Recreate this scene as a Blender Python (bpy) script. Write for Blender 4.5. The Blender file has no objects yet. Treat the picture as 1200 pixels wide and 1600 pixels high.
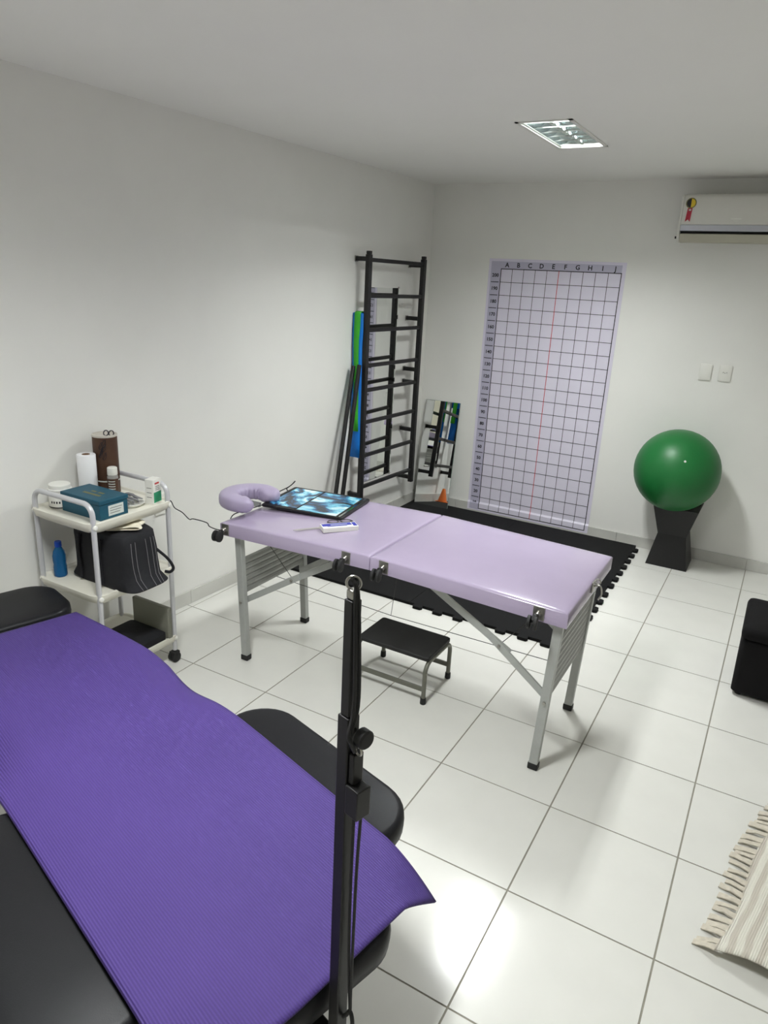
import bpy, bmesh, math, random
from mathutils import Vector, Matrix
random.seed(7)
PI = math.pi
scene = bpy.context.scene
COL = scene.collection

# ------------------------------------------------------------------ camera
cam_data = bpy.data.cameras.new('camera')
cam = bpy.data.objects.new('camera', cam_data)
COL.objects.link(cam)
RX = Vector((0.8644820926512955, 0.5003824212268299, 0.04783454831408451))
RY = Vector((0.1969864289926354, -0.24968976821264754, -0.9480777217310001))
RZ = Vector((-0.46245762862987405, 0.8290189697329546, -0.31442087962624843))
m3 = Matrix((RX, -RY, -RZ)).transposed()
cam.matrix_world = Matrix.Translation((2.7263, -5.4442, 1.8775)) @ m3.to_4x4()
cam_data.sensor_fit = 'HORIZONTAL'
cam_data.sensor_width = 36.0
cam_data.lens = 1100.0856 * 36.0 / 1200.0
cam_data.clip_start = 0.02
scene.camera = cam

# ------------------------------------------------------------------ world / exposure
world = bpy.data.worlds.new('world')
scene.world = world
world.use_nodes = True
world.node_tree.nodes['Background'].inputs[0].default_value = (0.8, 0.85, 0.9, 1)
world.node_tree.nodes['Background'].inputs[1].default_value = 0.05
scene.view_settings.view_transform = 'Standard'
scene.view_settings.look = 'None'
scene.view_settings.gamma = 1.0
scene.view_settings.use_curve_mapping = False
scene.view_settings.exposure = 0.0
LAMP_W = 75.0         # watts of the light in each ceiling fixture

# ------------------------------------------------------------------ materials
def lin(c):
    c = c / 255.0
    return c / 12.92 if c <= 0.04045 else ((c + 0.055) / 1.055) ** 2.4
def rgb(r, g, b):
    return (lin(r), lin(g), lin(b), 1.0)
MATS = {}
def mat(name, col, rough=0.5, metal=0.0, noise=0.0, nscale=20.0, bump=0.0, bscale=200.0, coat=0.0, spec=None,
        emit=None, estr=0.0, alpha=None, trans=0.0, ior=1.45, sheen=0.0):
    if name in MATS: return MATS[name]
    m = bpy.data.materials.new(name); m.use_nodes = True
    nt = m.node_tree; b = nt.nodes['Principled BSDF']
    b.inputs['Base Color'].default_value = col
    b.inputs['Roughness'].default_value = rough
    b.inputs['Metallic'].default_value = metal
    b.inputs['IOR'].default_value = ior
    if spec is not None: b.inputs['Specular IOR Level'].default_value = spec
    if coat: b.inputs['Coat Weight'].default_value = coat; b.inputs['Coat Roughness'].default_value = 0.08
    if trans: b.inputs['Transmission Weight'].default_value = trans
    if sheen: b.inputs['Sheen Weight'].default_value = sheen
    if alpha is not None: b.inputs['Alpha'].default_value = alpha
    if emit: b.inputs['Emission Color'].default_value = emit; b.inputs['Emission Strength'].default_value = estr
    tc = None
    if noise or bump:
        tc = nt.nodes.new('ShaderNodeTexCoord')
    if noise:
        n = nt.nodes.new('ShaderNodeTexNoise'); n.inputs['Scale'].default_value = nscale; n.inputs['Detail'].default_value = 4
        nt.links.new(tc.outputs['Object'], n.inputs['Vector'])
        mr = nt.nodes.new('ShaderNodeMapRange')
        mr.inputs['From Min'].default_value = 0.3; mr.inputs['From Max'].default_value = 0.7
        mr.inputs['To Min'].default_value = 1 - noise; mr.inputs['To Max'].default_value = 1 + noise * 0.4
        nt.links.new(n.outputs['Fac'], mr.inputs['Value'])
        mx = nt.nodes.new('ShaderNodeVectorMath'); mx.operation = 'SCALE'
        mx.inputs[0].default_value = col[:3]
        nt.links.new(mr.outputs['Result'], mx.inputs['Scale'])
        nt.links.new(mx.outputs[0], b.inputs['Base Color'])
    if bump:
        n2 = nt.nodes.new('ShaderNodeTexNoise'); n2.inputs['Scale'].default_value = bscale; n2.inputs['Detail'].default_value = 3
        nt.links.new(tc.outputs['Object'], n2.inputs['Vector'])
        bp = nt.nodes.new('ShaderNodeBump'); bp.inputs['Strength'].default_value = bump; bp.inputs['Distance'].default_value = 0.002
        nt.links.new(n2.outputs['Fac'], bp.inputs['Height'])
        nt.links.new(bp.outputs['Normal'], b.inputs['Normal'])
    MATS[name] = m
    return m

M_wall = mat('wall_paint', rgb(240, 239, 234), 0.75, noise=0.02, nscale=3, bump=0.12, bscale=90)
M_ceil = mat('ceiling_paint', rgb(246, 245, 240), 0.85, noise=0.015, nscale=2)
M_tile = mat('floor_tile', rgb(227, 226, 220), 0.14, noise=0.03, nscale=6, bump=0.03, bscale=14)
M_base = mat('baseboard_tile', rgb(205, 204, 198), 0.2, noise=0.05, nscale=9)
M_grout = mat('grout', rgb(150, 146, 134), 0.9, noise=0.1, nscale=30)
M_black = mat('black_paint', rgb(20, 19, 20), 0.45, noise=0.15, nscale=30)
M_blacksteel = mat('black_steel', rgb(20, 19, 20), 0.45, noise=0.12, nscale=25)
M_rubber = mat('black_rubber', rgb(32, 32, 32), 0.65, noise=0.1, nscale=40)
M_vinyl = mat('black_vinyl', rgb(20, 20, 23), 0.45, noise=0.06, nscale=8, bump=0.15, bscale=400, spec=0.25)
M_eva = mat('eva_foam', rgb(21, 21, 22), 0.8, noise=0.08, nscale=20, bump=0.4, bscale=350, spec=0.25)
M_lilac = mat('lilac_vinyl', rgb(173, 160, 185), 0.2, noise=0.03, nscale=6, bump=0.10, bscale=9, coat=0.5)
M_lilac_cloth = mat('lilac_cradle', rgb(176, 164, 192), 0.42, noise=0.05, nscale=10, bump=0.25, bscale=40)
M_alu = mat('brushed_aluminium', rgb(176, 178, 175), 0.42, metal=0.2, noise=0.05, nscale=30)
M_aluslat = mat('grey_slat', rgb(150, 151, 147), 0.45, metal=0.3, noise=0.08, nscale=20)
M_steel = mat('steel', rgb(170, 168, 162), 0.28, metal=0.9)
M_chrome = mat('chrome', rgb(215, 217, 218), 0.1, metal=1.0)
M_stoolmetal = mat('stool_grey_paint', rgb(112, 112, 102), 0.38, metal=0.3, noise=0.05)
M_white = mat('white_plastic', rgb(236, 235, 228), 0.35, noise=0.02)
M_ac = mat('aircon_white', rgb(225, 223, 216), 0.32, noise=0.01)
M_acstrip = mat('aircon_silver', rgb(196, 197, 205), 0.3, metal=0.3)
M_acflap = mat('aircon_flap', rgb(186, 182, 166), 0.45)
M_trolley = mat('trolley_tube', rgb(205, 205, 208), 0.35, metal=0.2)
M_tray = mat('cream_tray', rgb(232, 229, 216), 0.42, noise=0.03)
M_green = mat('green_ball', rgb(22, 104, 48), 0.42, noise=0.06, nscale=4, bump=0.05, bscale=300)
M_mirror = mat('mirror_glass', (0.86, 0.88, 0.87, 1), 0.01, metal=1.0)
M_mirroredge = mat('mirror_edge', rgb(150, 168, 160), 0.15, metal=0.3)
M_blueband = mat('blue_latex', rgb(8, 120, 214), 0.5, noise=0.05, nscale=12)
M_greenband = mat('green_latex', rgb(60, 178, 40), 0.5, noise=0.05, nscale=12)
M_sheet = mat('chart_vinyl', rgb(226, 221, 236), 0.38, noise=0.03, nscale=4)
M_strip = mat('chart_strip', rgb(190, 186, 206), 0.4)
M_ink = mat('chart_ink', rgb(22, 20, 28), 0.5)
M_redink = mat('chart_red_ink', rgb(200, 24, 36), 0.5)
M_teal = mat('teal_card', rgb(18, 78, 98), 0.5, noise=0.05, nscale=25)
M_gold = mat('gold_print', rgb(120, 116, 70), 0.5, metal=0.3)
M_label = mat('paper_label', rgb(214, 220, 214), 0.6, noise=0.1, nscale=120)
M_print = mat('grey_print', rgb(120, 118, 116), 0.6)
M_paper = mat('tissue_paper', rgb(240, 240, 242), 0.9, bump=0.4, bscale=120)
M_brown = mat('brown_leather', rgb(78, 52, 36), 0.5, noise=0.25, nscale=14)
M_tubein = mat('tube_inside', rgb(205, 200, 190), 0.8)
M_card = mat('cardboard', rgb(140, 110, 84), 0.8)
M_bluep = mat('blue_bottle_plastic', rgb(40, 120, 180), 0.15, trans=0.55, ior=1.3)
M_bluecap = mat('blue_cap', rgb(20, 70, 178), 0.35)
M_clear = mat('clear_plastic', rgb(225, 222, 216), 0.12, trans=0.6, ior=1.2)
M_bag = mat('black_canvas', rgb(25, 25, 30), 0.85, noise=0.15, nscale=60, bump=0.5, bscale=500)
M_stitch = mat('grey_stitch', rgb(138, 136, 140), 0.8)
M_cream = mat('cream_cloth', rgb(232, 226, 206), 0.9, bump=0.5, bscale=200)
M_smoke = mat('smoky_plastic', rgb(150, 150, 138), 0.22, trans=0.35, ior=1.2)
M_greenprint = mat('green_print', rgb(40, 140, 100), 0.5)
M_redprint = mat('red_print', rgb(196, 60, 56), 0.5)
M_blueprint = mat('blue_print', rgb(58, 62, 168), 0.45)
M_grey = mat('grey_instrument', rgb(150, 150, 152), 0.3, metal=0.5)
M_fabric_black = mat('black_stretch_fabric', rgb(19, 18, 19), 0.85, spec=0.2, noise=0.12, nscale=30, bump=0.2, bscale=300)
M_yellow = mat('yellow_print', rgb(226, 196, 52), 0.5)
M_ribbon = mat('red_ribbon_print', rgb(176, 36, 58), 0.5)
M_orange = mat('orange_plastic', rgb(236, 120, 40), 0.45, noise=0.08, nscale=8)
M_wire = mat('thin_wire', rgb(58, 56, 56), 0.5)
M_tubelamp = mat('lamp_tube', (1, 1, 1, 1), 0.3, emit=(0.95, 0.99, 1.0, 1), estr=14.0)
M_reflector = mat('lamp_reflector', rgb(226, 234, 234), 0.06, metal=1.0)
M_door = mat('door_paint', rgb(226, 222, 200), 0.5, noise=0.2, nscale=8)

def yoga_material():
    m = bpy.data.materials.new('purple_ribbed_foam'); m.use_nodes = True
    nt = m.node_tree; b = nt.nodes['Principled BSDF']
    tc = nt.nodes.new('ShaderNodeTexCoord')
    w = nt.nodes.new('ShaderNodeTexWave'); w.wave_type = 'BANDS'; w.bands_direction = 'Y'
    w.inputs['Scale'].default_value = 52.0; w.inputs['Distortion'].default_value = 0.25; w.inputs['Detail'].default_value = 1; w.inputs['Detail Scale'].default_value = 3
    nt.links.new(tc.outputs['Object'], w.inputs['Vector'])
    n = nt.nodes.new('ShaderNodeTexNoise'); n.inputs['Scale'].default_value = 3.0; n.inputs['Detail'].default_value = 5
    nt.links.new(tc.outputs['Object'], n.inputs['Vector'])
    n2 = nt.nodes.new('ShaderNodeTexNoise'); n2.inputs['Scale'].default_value = 260.0
    nt.links.new(tc.outputs['Object'], n2.inputs['Vector'])
    r = nt.nodes.new('ShaderNodeValToRGB')
    r.color_ramp.elements[0].color = rgb(52, 33, 99); r.color_ramp.elements[1].color = rgb(77, 54, 131)
    a = nt.nodes.new('ShaderNodeMath'); a.operation = 'MULTIPLY_ADD'; a.inputs[1].default_value = 0.55; 
    nt.links.new(w.outputs['Fac'], a.inputs[0])
    s = nt.nodes.new('ShaderNodeMath'); s.operation = 'MULTIPLY_ADD'; s.inputs[1].default_value = 0.5; s.inputs[2].default_value = -0.02
    nt.links.new(n.outputs['Fac'], s.inputs[0]); nt.links.new(s.outputs[0], a.inputs[2])
    nt.links.new(a.outputs[0], r.inputs['Fac'])
    nt.links.new(r.outputs['Color'], b.inputs['Base Color'])
    b.inputs['Roughness'].default_value = 0.72
    ad = nt.nodes.new('ShaderNodeMath'); ad.operation = 'MULTIPLY_ADD'; ad.inputs[1].default_value = 0.4
    nt.links.new(n2.outputs['Fac'], ad.inputs[0]); nt.links.new(w.outputs['Fac'], ad.inputs[2])
    bp = nt.nodes.new('ShaderNodeBump'); bp.inputs['Strength'].default_value = 0.6; bp.inputs['Distance'].default_value = 0.002
    nt.links.new(ad.outputs[0], bp.inputs['Height']); nt.links.new(bp.outputs['Normal'], b.inputs['Normal'])
    return m
M_yoga = yoga_material()

def film_material(name, off, sc):
    m = bpy.data.materials.new(name); m.use_nodes = True
    nt = m.node_tree; b = nt.nodes['Principled BSDF']
    b.inputs['Base Color'].default_value = (0.01, 0.012, 0.016, 1); b.inputs['Roughness'].default_value = 0.2
    tc = nt.nodes.new('ShaderNodeTexCoord'); mp = nt.nodes.new('ShaderNodeMapping')
    mp.inputs['Location'].default_value = off; mp.inputs['Scale'].default_value = sc
    nt.links.new(tc.outputs['Object'], mp.inputs['Vector'])
    n = nt.nodes.new('ShaderNodeTexNoise'); n.inputs['Scale'].default_value = 1.0; n.inputs['Detail'].default_value = 5; n.inputs['Roughness'].default_value = 0.6
    n.inputs['Distortion'].default_value = 0.6
    nt.links.new(mp.outputs[0], n.inputs['Vector'])
    r = nt.nodes.new('ShaderNodeValToRGB'); e = r.color_ramp.elements
    e[0].position = 0.42; e[0].color = rgb(28, 32, 44)
    e[1].position = 0.62; e[1].color = rgb(232, 250, 250)
    k = e.new(0.48); k.color = rgb(40, 110, 160)
    k = e.new(0.54); k.color = rgb(120, 210, 232)
    nt.links.new(n.outputs['Fac'], r.inputs['Fac'])
    nt.links.new(r.outputs['Color'], b.inputs['Emission Color'])
    b.inputs['Emission Strength'].default_value = 0.95
    return m

def striped_material():
    m = bpy.data.materials.new('striped_weave'); m.use_nodes = True
    nt = m.node_tree; b = nt.nodes['Principled BSDF']
    tc = nt.nodes.new('ShaderNodeTexCoord')
    w = nt.nodes.new('ShaderNodeTexWave'); w.bands_direction = 'X'; w.inputs['Scale'].default_value = 8.0; w.inputs['Distortion'].default_value = 1.5
    w.inputs['Detail'].default_value = 1
    nt.links.new(tc.outputs['Object'], w.inputs['Vector'])
    w2 = nt.nodes.new('ShaderNodeTexWave'); w2.bands_direction = 'X'; w2.inputs['Scale'].default_value = 48.0
    nt.links.new(tc.outputs['Object'], w2.inputs['Vector'])
    r = nt.nodes.new('ShaderNodeValToRGB'); e = r.color_ramp.elements
    e[0].color = rgb(206, 199, 186); e[1].color = rgb(228, 225, 212); e[0].position = 0.35; e[1].position = 0.6
    nt.links.new(w.outputs['Fac'], r.inputs['Fac'])
    nt.links.new(r.outputs['Color'], b.inputs['Base Color'])
    b.inputs['Roughness'].default_value = 0.95
    bp = nt.nodes.new('ShaderNodeBump'); bp.inputs['Strength'].default_value = 0.5; bp.inputs['Distance'].default_value = 0.003
    nt.links.new(w2.outputs['Fac'], bp.inputs['Height']); nt.links.new(bp.outputs['Normal'], b.inputs['Normal'])
    return m
M_stripe = striped_material()
M_tassel = mat('tassel_yarn', rgb(214, 206, 190), 0.95, noise=0.15, nscale=60)

# ------------------------------------------------------------------ geometry helpers
class MB:
    """collects shapes of one mesh"""
    def __init__(self): self.v = []; self.f = []
    def add(self, vs, fs):
        o = len(self.v); self.v += [tuple(p) for p in vs]; self.f += [tuple(i + o for i in q) for q in fs]; return self
    def box(self, x0, x1, y0, y1, z0, z1):
        return self.add([(x0,y0,z0),(x1,y0,z0),(x1,y1,z0),(x0,y1,z0),(x0,y0,z1),(x1,y0,z1),(x1,y1,z1),(x0,y1,z1)],
                        [(0,3,2,1),(4,5,6,7),(0,1,5,4),(1,2,6,5),(2,3,7,6),(3,0,4,7)])
    def bar(self, a, b, w, h, up=(0,0,1), w2=None, h2=None):
        """rectangular bar from a to b; w sideways, h along up"""
        a = Vector(a); b = Vector(b); d = (b - a).normalized(); up = Vector(up)
        if abs(d.dot(up)) > 0.99: up = Vector((0,1,0))
        s = d.cross(up).normalized(); t = s.cross(d).normalized()
        w2 = w if w2 is None else w2; h2 = h if h2 is None else h2
        vs = []
        for p, ww, hh in ((a, w, h), (b, w2, h2)):
            for i, j in ((-1,-1),(1,-1),(1,1),(-1,1)): vs.append(p + s*(i*ww/2) + t*(j*hh/2))
        return self.add(vs, [(0,1,2,3)[::-1],(4,5,6,7),(0,1,5,4),(1,2,6,5),(2,3,7,6),(3,0,4,7)])
    def loft(self, loops, cap0=True, cap1=True):
        n = len(loops[0]); vs = [p for l in loops for p in l]; fs = []
        for k in range(len(loops)-1):
            for i in range(n):
                j = (i+1) % n
                fs.append((k*n+i, k*n+j, (k+1)*n+j, (k+1)*n+i))
        if cap0: fs.append(tuple(range(n))[::-1])
        if cap1: fs.append(tuple((len(loops)-1)*n+i for i in range(n)))
        return self.add(vs, fs)
    def tube(self, pts, r, n=10, caps=True, closed=False):
        pts = [Vector(p) for p in pts]; N = len(pts); loops = []; prev = None
        for i, p in enumerate(pts):
            if closed: d = (pts[(i+1) % N] - pts[i-1]).normalized()
            elif i == 0: d = (pts[1]-p).normalized()
            elif i == N-1: d = (p-pts[i-1]).normalized()
            else: d = ((pts[i+1]-p).normalized() + (p-pts[i-1]).normalized()).normalized()
            if prev is None:
                ref = Vector((0,0,1)) if abs(d.z) < 0.9 else Vector((1,0,0))
                s = d.cross(ref).normalized()
            else:
                s = (prev - d*prev.dot(d)).normalized()
            prev = s; t = d.cross(s)
            rr_ = r[i] if isinstance(r, (list, tuple)) else r
            loops.append([p + s*(rr_*math.cos(2*PI*k/n)) + t*(rr_*math.sin(2*PI*k/n)) for k in range(n)])
        if closed: loops.append(loops[0]); return self.loft(loops, False, False)
        return self.loft(loops, caps, caps)
    def lathe(self, prof, c=(0,0,0), n=24):
        c = Vector(c)
        loops = [[c + Vector((max(r,1e-4)*math.cos(2*PI*k/n), max(r,1e-4)*math.sin(2*PI*k/n), z)) for k in range(n)] for r, z in prof]
        return self.loft(loops, True, True)
    def prism(self, poly, axis, a, b):
        """poly of 2-D points, extruded along axis ('x','y','z') from a to b"""
        def P(p, t):
            return {'x': (t, p[0], p[1]), 'y': (p[0], t, p[1]), 'z': (p[0], p[1], t)}[axis]
        return self.loft([[P(p, a) for p in poly], [P(p, b) for p in poly]])
    def build(self, name, m, parent=None, bevel=0.0, smooth=35, seg=2):
        me = bpy.data.meshes.new(name)
        me.from_pydata(self.v, [], self.f); me.validate()
        bm = bmesh.new(); bm.from_mesh(me)
        bmesh.ops.recalc_face_normals(bm, faces=bm.faces)
        bm.to_mesh(me); bm.free()
        me.materials.append(m)
        if smooth:
            me.shade_smooth(); me.set_sharp_from_angle(angle=math.radians(smooth))
        o = bpy.data.objects.new(name, me); COL.objects.link(o)
        if parent: o.parent = parent
        if bevel:
            md = o.modifiers.new('bevel', 'BEVEL'); md.width = bevel; md.segments = seg; md.limit_method = 'ANGLE'; md.angle_limit = math.radians(40)
        return o

def rr(cx, cy, hx, hy, r, z, n=5, rot=0.0):
    pts = []
    r = min(r, hx*0.999, hy*0.999)
    for sx, sy, a0 in ((1,1,0),(-1,1,PI/2),(-1,-1,PI),(1,-1,1.5*PI)):
        for k in range(n+1):
            a = a0 + PI/2*k/n
            x = sx*(hx-r) + r*math.cos(a); y = sy*(hy-r) + r*math.sin(a)
            pts.append((cx + x*math.cos(rot) - y*math.sin(rot), cy + x*math.sin(rot) + y*math.cos(rot), z))
    return pts
def arc(c, r, a0, a1, n, f):
    return [f(c[0] + r*math.cos(a0+(a1-a0)*k/n), c[1] + r*math.sin(a0+(a1-a0)*k/n)) for k in range(n+1)]
def smoothpath(pts, k=6):
    """Catmull-Rom"""
    P = [Vector(p) for p in pts]; P = [P[0]*2-P[1]] + P + [P[-1]*2-P[-2]]; out = []
    for i in range(1, len(P)-2):
        for j in range(k):
            t = j/k
            out.append(0.5*((2*P[i]) + (-P[i-1]+P[i+1])*t + (2*P[i-1]-5*P[i]+4*P[i+1]-P[i+2])*t*t + (-P[i-1]+3*P[i]-3*P[i+1]+P[i+2])*t**3))
    out.append(P[-2]); return out
def thing(name, label, cat, loc=(0,0,0), rz=0.0, group=None):
    o = bpy.data.objects.new(name, None); COL.objects.link(o)
    o.location = loc; o.rotation_euler = (0,0,rz); o.empty_display_size = 0.05
    return tag(o, label, cat, group)
def tag(o, label, cat, group=None):
    o['label'] = label; o['category'] = cat
    if group: o['group'] = group
    return o
def struct(o): o['kind'] = 'structure'; return o
def share(src, name, loc, parent, rot=None, scale=None):
    o = bpy.data.objects.new(name, src.data); COL.objects.link(o); o.parent = parent; o.location = loc
    if rot: o.rotation_euler = rot
    if scale: o.scale = scale
    return o
def text_mesh(body, size, m, name, parent, mw):
    cu = bpy.data.curves.new('t', 'FONT'); cu.body = body; cu.size = size; cu.align_x = 'CENTER'; cu.align_y = 'CENTER'; cu.extrude = 0.0003; cu.offset = 0.0011
    cu.resolution_u = 2
    t = bpy.data.objects.new('t', cu); COL.objects.link(t)
    dg = bpy.context.evaluated_depsgraph_get(); dg.update()
    me = bpy.data.meshes.new_from_object(t.evaluated_get(dg)); me.name = name
    bpy.data.objects.remove(t); bpy.data.curves.remove(cu)
    me.materials.clear(); me.materials.append(m)
    o = bpy.data.objects.new(name, me); COL.objects.link(o); o.parent = parent; o.matrix_local = mw
    return o

# ------------------------------------------------------------------ room shell
XR, YF, H = 3.95, -6.45, 2.60
SL = 0.034                                   # the left wall stands 2 degrees out of square
def wx(y, off=0.0): return SL*y + off
T = 0.46; TX0 = -0.0459; TY0 = 0.0372
fl = MB().box(-0.4, XR+0.1, YF-0.1, 0.1, -0.1, -0.002).build('floor', M_grout, smooth=0); struct(fl)
G = 0.0029
tile0 = None
xs = [(-0.40, TX0)] + [(TX0+T*k, TX0+T*(k+1)) for k in range(8)] + [(TX0+T*8, XR+0.05)]
ys = [(TY0-T*(k+1), TY0-T*k) for k in range(14)]
for (xa, xb) in xs:
    for (ya, yb) in ys:
        ya2 = max(ya, YF-0.05)
        full = abs((xb-xa)-T) < 1e-6 and ya2 == ya
        if full and tile0 is not None:
            o = share(tile0, 'tile', ((xa+xb)/2, (ya2+yb)/2, 0), fl)
        else:
            o = MB().box(-(xb-xa)/2+G, (xb-xa)/2-G, -(yb-ya2)/2+G, (yb-ya2)/2-G, -0.008, 0.0).build('tile', M_tile, fl, smooth=0)
            o.location = ((xa+xb)/2, (ya2+yb)/2, 0)
            if full: tile0 = o

# ceiling with openings for the two recessed fixtures
LAMPS = [(1.51, -1.615), (1.51, -4.40)]
LW, LL = 0.245, 0.655
cb = MB()
xb_ = [-0.6, 1.51-LW/2, 1.51+LW/2, XR+0.1]
yb_ = [YF-0.1] + sorted([c[1]+s*LL/2 for c in LAMPS for s in (-1,1)]) + [0.1]
for i in range(3):
    for j in range(len(yb_)-1):
        if i == 1 and j in (1, 3): continue
        cb.box(xb_[i], xb_[i+1], yb_[j], yb_[j+1], H, H+0.06)
struct(cb.build('ceiling', M_ceil, smooth=0))
struct(MB().prism([(wx(0.1),0.1),(wx(YF-0.1),YF-0.1),(wx(YF-0.1)-0.12,YF-0.1),(wx(0.1)-0.12,0.1)], 'z', -0.1, H+0.06).build('wall_left', M_wall, smooth=0))
struct(MB().box(-0.1, XR+0.1, 0, 0.12, -0.1, H+0.06).build('wall_back', M_wall, smooth=0))
struct(MB().box(XR, XR+0.12, YF-0.1, 0.1, -0.1, H+0.06).build('wall_right', M_wall, smooth=0))
struct(MB().box(-0.5, XR+0.1, YF-0.12, YF, -0.1, H+0.06).build('wall_front', M_wall, smooth=0))

BH = 0.083
bl = MB().prism([(wx(0,0.004),0),(wx(YF,0.004),YF),(wx(YF),YF),(wx(0),0)], 'z', 0, BH-0.004).build('baseboard_left', M_grout, smooth=0); struct(bl)
k = 0
y = -0.012
while y > YF+0.02:
    ye = max(-2.694 + 0.46*round((y-0.46+2.694)/0.46 + 0.001), YF)
    if ye > y-0.05: ye -= 0.46
    ye = max(ye, YF)
    MB().prism([(wx(y-0.001,0.011),y-0.001),(wx(ye+0.001,0.011),ye+0.001),(wx(ye+0.001,0.003),ye+0.001),(wx(y-0.001,0.003),y-0.001)], 'z', 0.001, BH).build('baseboard_piece', M_base, bl, smooth=0)
    y = ye
bb = MB().box(0.0, XR, -0.004, 0.0, 0, BH-0.004).build('baseboard_back', M_grout, smooth=0); struct(bb)
x = 0.012
cuts = [0.405, 0.865, 1.325, 1.786, 2.25, 2.71, 3.17, 3.63, XR]
for c in cuts:
    MB().box(x+0.001, c-0.001, -0.011, -0.003, 0.001, BH).build('baseboard_piece', M_base, bb, smooth=0); x = c
br = MB().box(XR-0.011, XR, YF, -0.012, 0.0, BH).build('baseboard_right', M_base, smooth=0); struct(br)

# door in the right wall, window with cream blinds behind the camera (seen only in the mirrors)
dr = MB().box(XR-0.05, XR-0.001, -4.3, -3.45, 0.001, 2.1).build('door_1', M_door, bevel=0.004); struct(dr)
MB().tube([(XR-0.05,-3.55,1.0),(XR-0.09,-3.55,1.0),(XR-0.09,-3.66,1.0)], 0.01).build('door_handle', M_chrome, dr)
win = MB().box(0.7, 2.3, YF+0.001, YF+0.02, 0.75, 2.2).build('window_1', M_white, bevel=0.003); struct(win)
sl0 = None
for i in range(15):
    xx = 0.76 + i*0.106
    if sl0 is None:
        sl0 = MB().box(-0.05, 0.05, -0.002, 0.002, 0, 1.36).build('blind_slat', M_cream, win); sl0.location = (xx, YF+0.05, 0.8); sl0.rotation_euler = (0,0,0.25)
    else: share(sl0, 'blind_slat', (xx, YF+0.05, 0.8), win, (0,0,0.25))

# ------------------------------------------------------------------ ceiling fixtures
def ceiling_lamp(cx, cy, label):
    t = thing('ceiling_lamp', label, 'ceiling light', (cx, cy, H), 0, 'recessed ceiling lamps')
    hw, hl, d = LW/2, LL/2, 0.095
    hb = MB()
    hb.box(-hw, hw, -hl, hl, d-0.004, d)
    for s in (-1, 1):
        hb.box(s*hw-0.003*(s>0), s*hw+0.003*(s<0), -hl, hl, 0, d)
        hb.box(-hw, hw, s*hl-0.003*(s>0), s*hl+0.003*(s<0), 0, d)
    hb.build('housing', M_white, t, smooth=0)
    fb = MB()
    for s in (-1, 1):
        fb.box(s*hw-0.004 if s>0 else -hw-0.014, hw+0.014 if s>0 else -hw+0.004, -hl-0.014, hl+0.014, -0.004, -0.0005)
        fb.box(-hw-0.014, hw+0.014, hl-0.004 if s>0 else -hl-0.014, hl+0.014 if s>0 else -hl+0.004, -0.004, -0.0005)
    fb.build('frame', M_white, t, smooth=0)
    # parabolic reflectors
    for s in (-1, 0, 1):
        if s == 0:
            poly = [(-0.012,0.010),(0.012,0.010),(0.004,0.02),(0.0,0.03),(-0.004,0.02)]
        else:
            poly = [(s*0.118,0.003),(s*0.104,0.003),(s*0.108,0.04),(s*0.114,0.07),(s*0.118,0.08)]
        MB().prism([(p[0], p[1]) for p in poly], 'y', -hl+0.004, hl-0.004).build('reflector', M_reflector, t)
    for s in (-1, 1):
        MB().tube([(s*0.064,-hl+0.02,0.062),(s*0.064,hl-0.02,0.062)], 0.013, 12).build('lamp_tube', M_tubelamp, t)
        for e in (-1, 1):
            MB().box(s*0.064-0.016, s*0.064+0.016, e*(hl-0.012)-0.008, e*(hl-0.012)+0.008, 0.04, 0.09).build('lamp_holder', M_white, t)
    b0 = None
    for i in range(6):
        yy = -hl + LL*(i+0.5)/6
        if b0 is None:
            b0 = MB().prism([(-0.0012,0.003),(0.0012,0.003),(0.0055,0.039),(-0.0055,0.039)], 'x', -hw+0.014, hw-0.014).build('louvre_blade', M_reflector, t); b0.location = (0, yy, 0)
        else: share(b0, 'louvre_blade', (0, yy, 0), t)
    for s in (-1, 1):
        ld = bpy.data.lights.new('tube_light', 'AREA'); ld.shape = 'RECTANGLE'; ld.size = 0.085; ld.size_y = 0.58
        ld.energy = LAMP_W/2; ld.color = (0.955, 0.983, 0.978)
        lo = bpy.data.objects.new('tube_light', ld); COL.objects.link(lo); lo.parent = t; lo.location = (s*0.060, 0, 0.0405)
ceiling_lamp(*LAMPS[0], 'recessed fluorescent ceiling lamp with chrome louvres, above the folding massage table')
ceiling_lamp(*LAMPS[1], 'recessed fluorescent ceiling lamp with chrome louvres, above the purple yoga mat')

# ------------------------------------------------------------------ air conditioner
AX0, AX1 = 1.888, 2.73
ac = thing('air_conditioner', 'white wall-mounted split air conditioner with an energy badge', 'air conditioner', ((AX0+AX1)/2, 0, 2.2))
hx = (AX1-AX0)/2
prof = [(-0.001,0.29),(-0.165,0.29),(-0.188,0.28),(-0.2,0.262),(-0.203,0.18),(-0.2,0.104),(-0.15,0.100),(-0.15,0.04),(-0.08,0.012),(-0.001,0.005)]
MB().prism(prof, 'x', -hx+0.018, hx-0.018).build('body', M_ac, ac, bevel=0.002)
endp = [(-0.001,0.288),(-0.165,0.288),(-0.186,0.278),(-0.197,0.262),(-0.2,0.18),(-0.197,0.09),(-0.186,0.03),(-0.15,0.002),(-0.001,0.002)]
for s in (-1, 1):
    MB().prism(endp, 'x', s*hx, s*(hx-0.018)).build('end_cap', M_ac, ac, bevel=0.004)
MB().box(-hx+0.019, hx-0.019, -0.205, -0.155, 0.066, 0.1035).build('trim_strip', M_acstrip, ac, bevel=0.003)
MB().box(-hx+0.019, hx-0.019, -0.158, -0.1505, 0.03, 0.066).build('air_outlet', M_black, ac)
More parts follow.
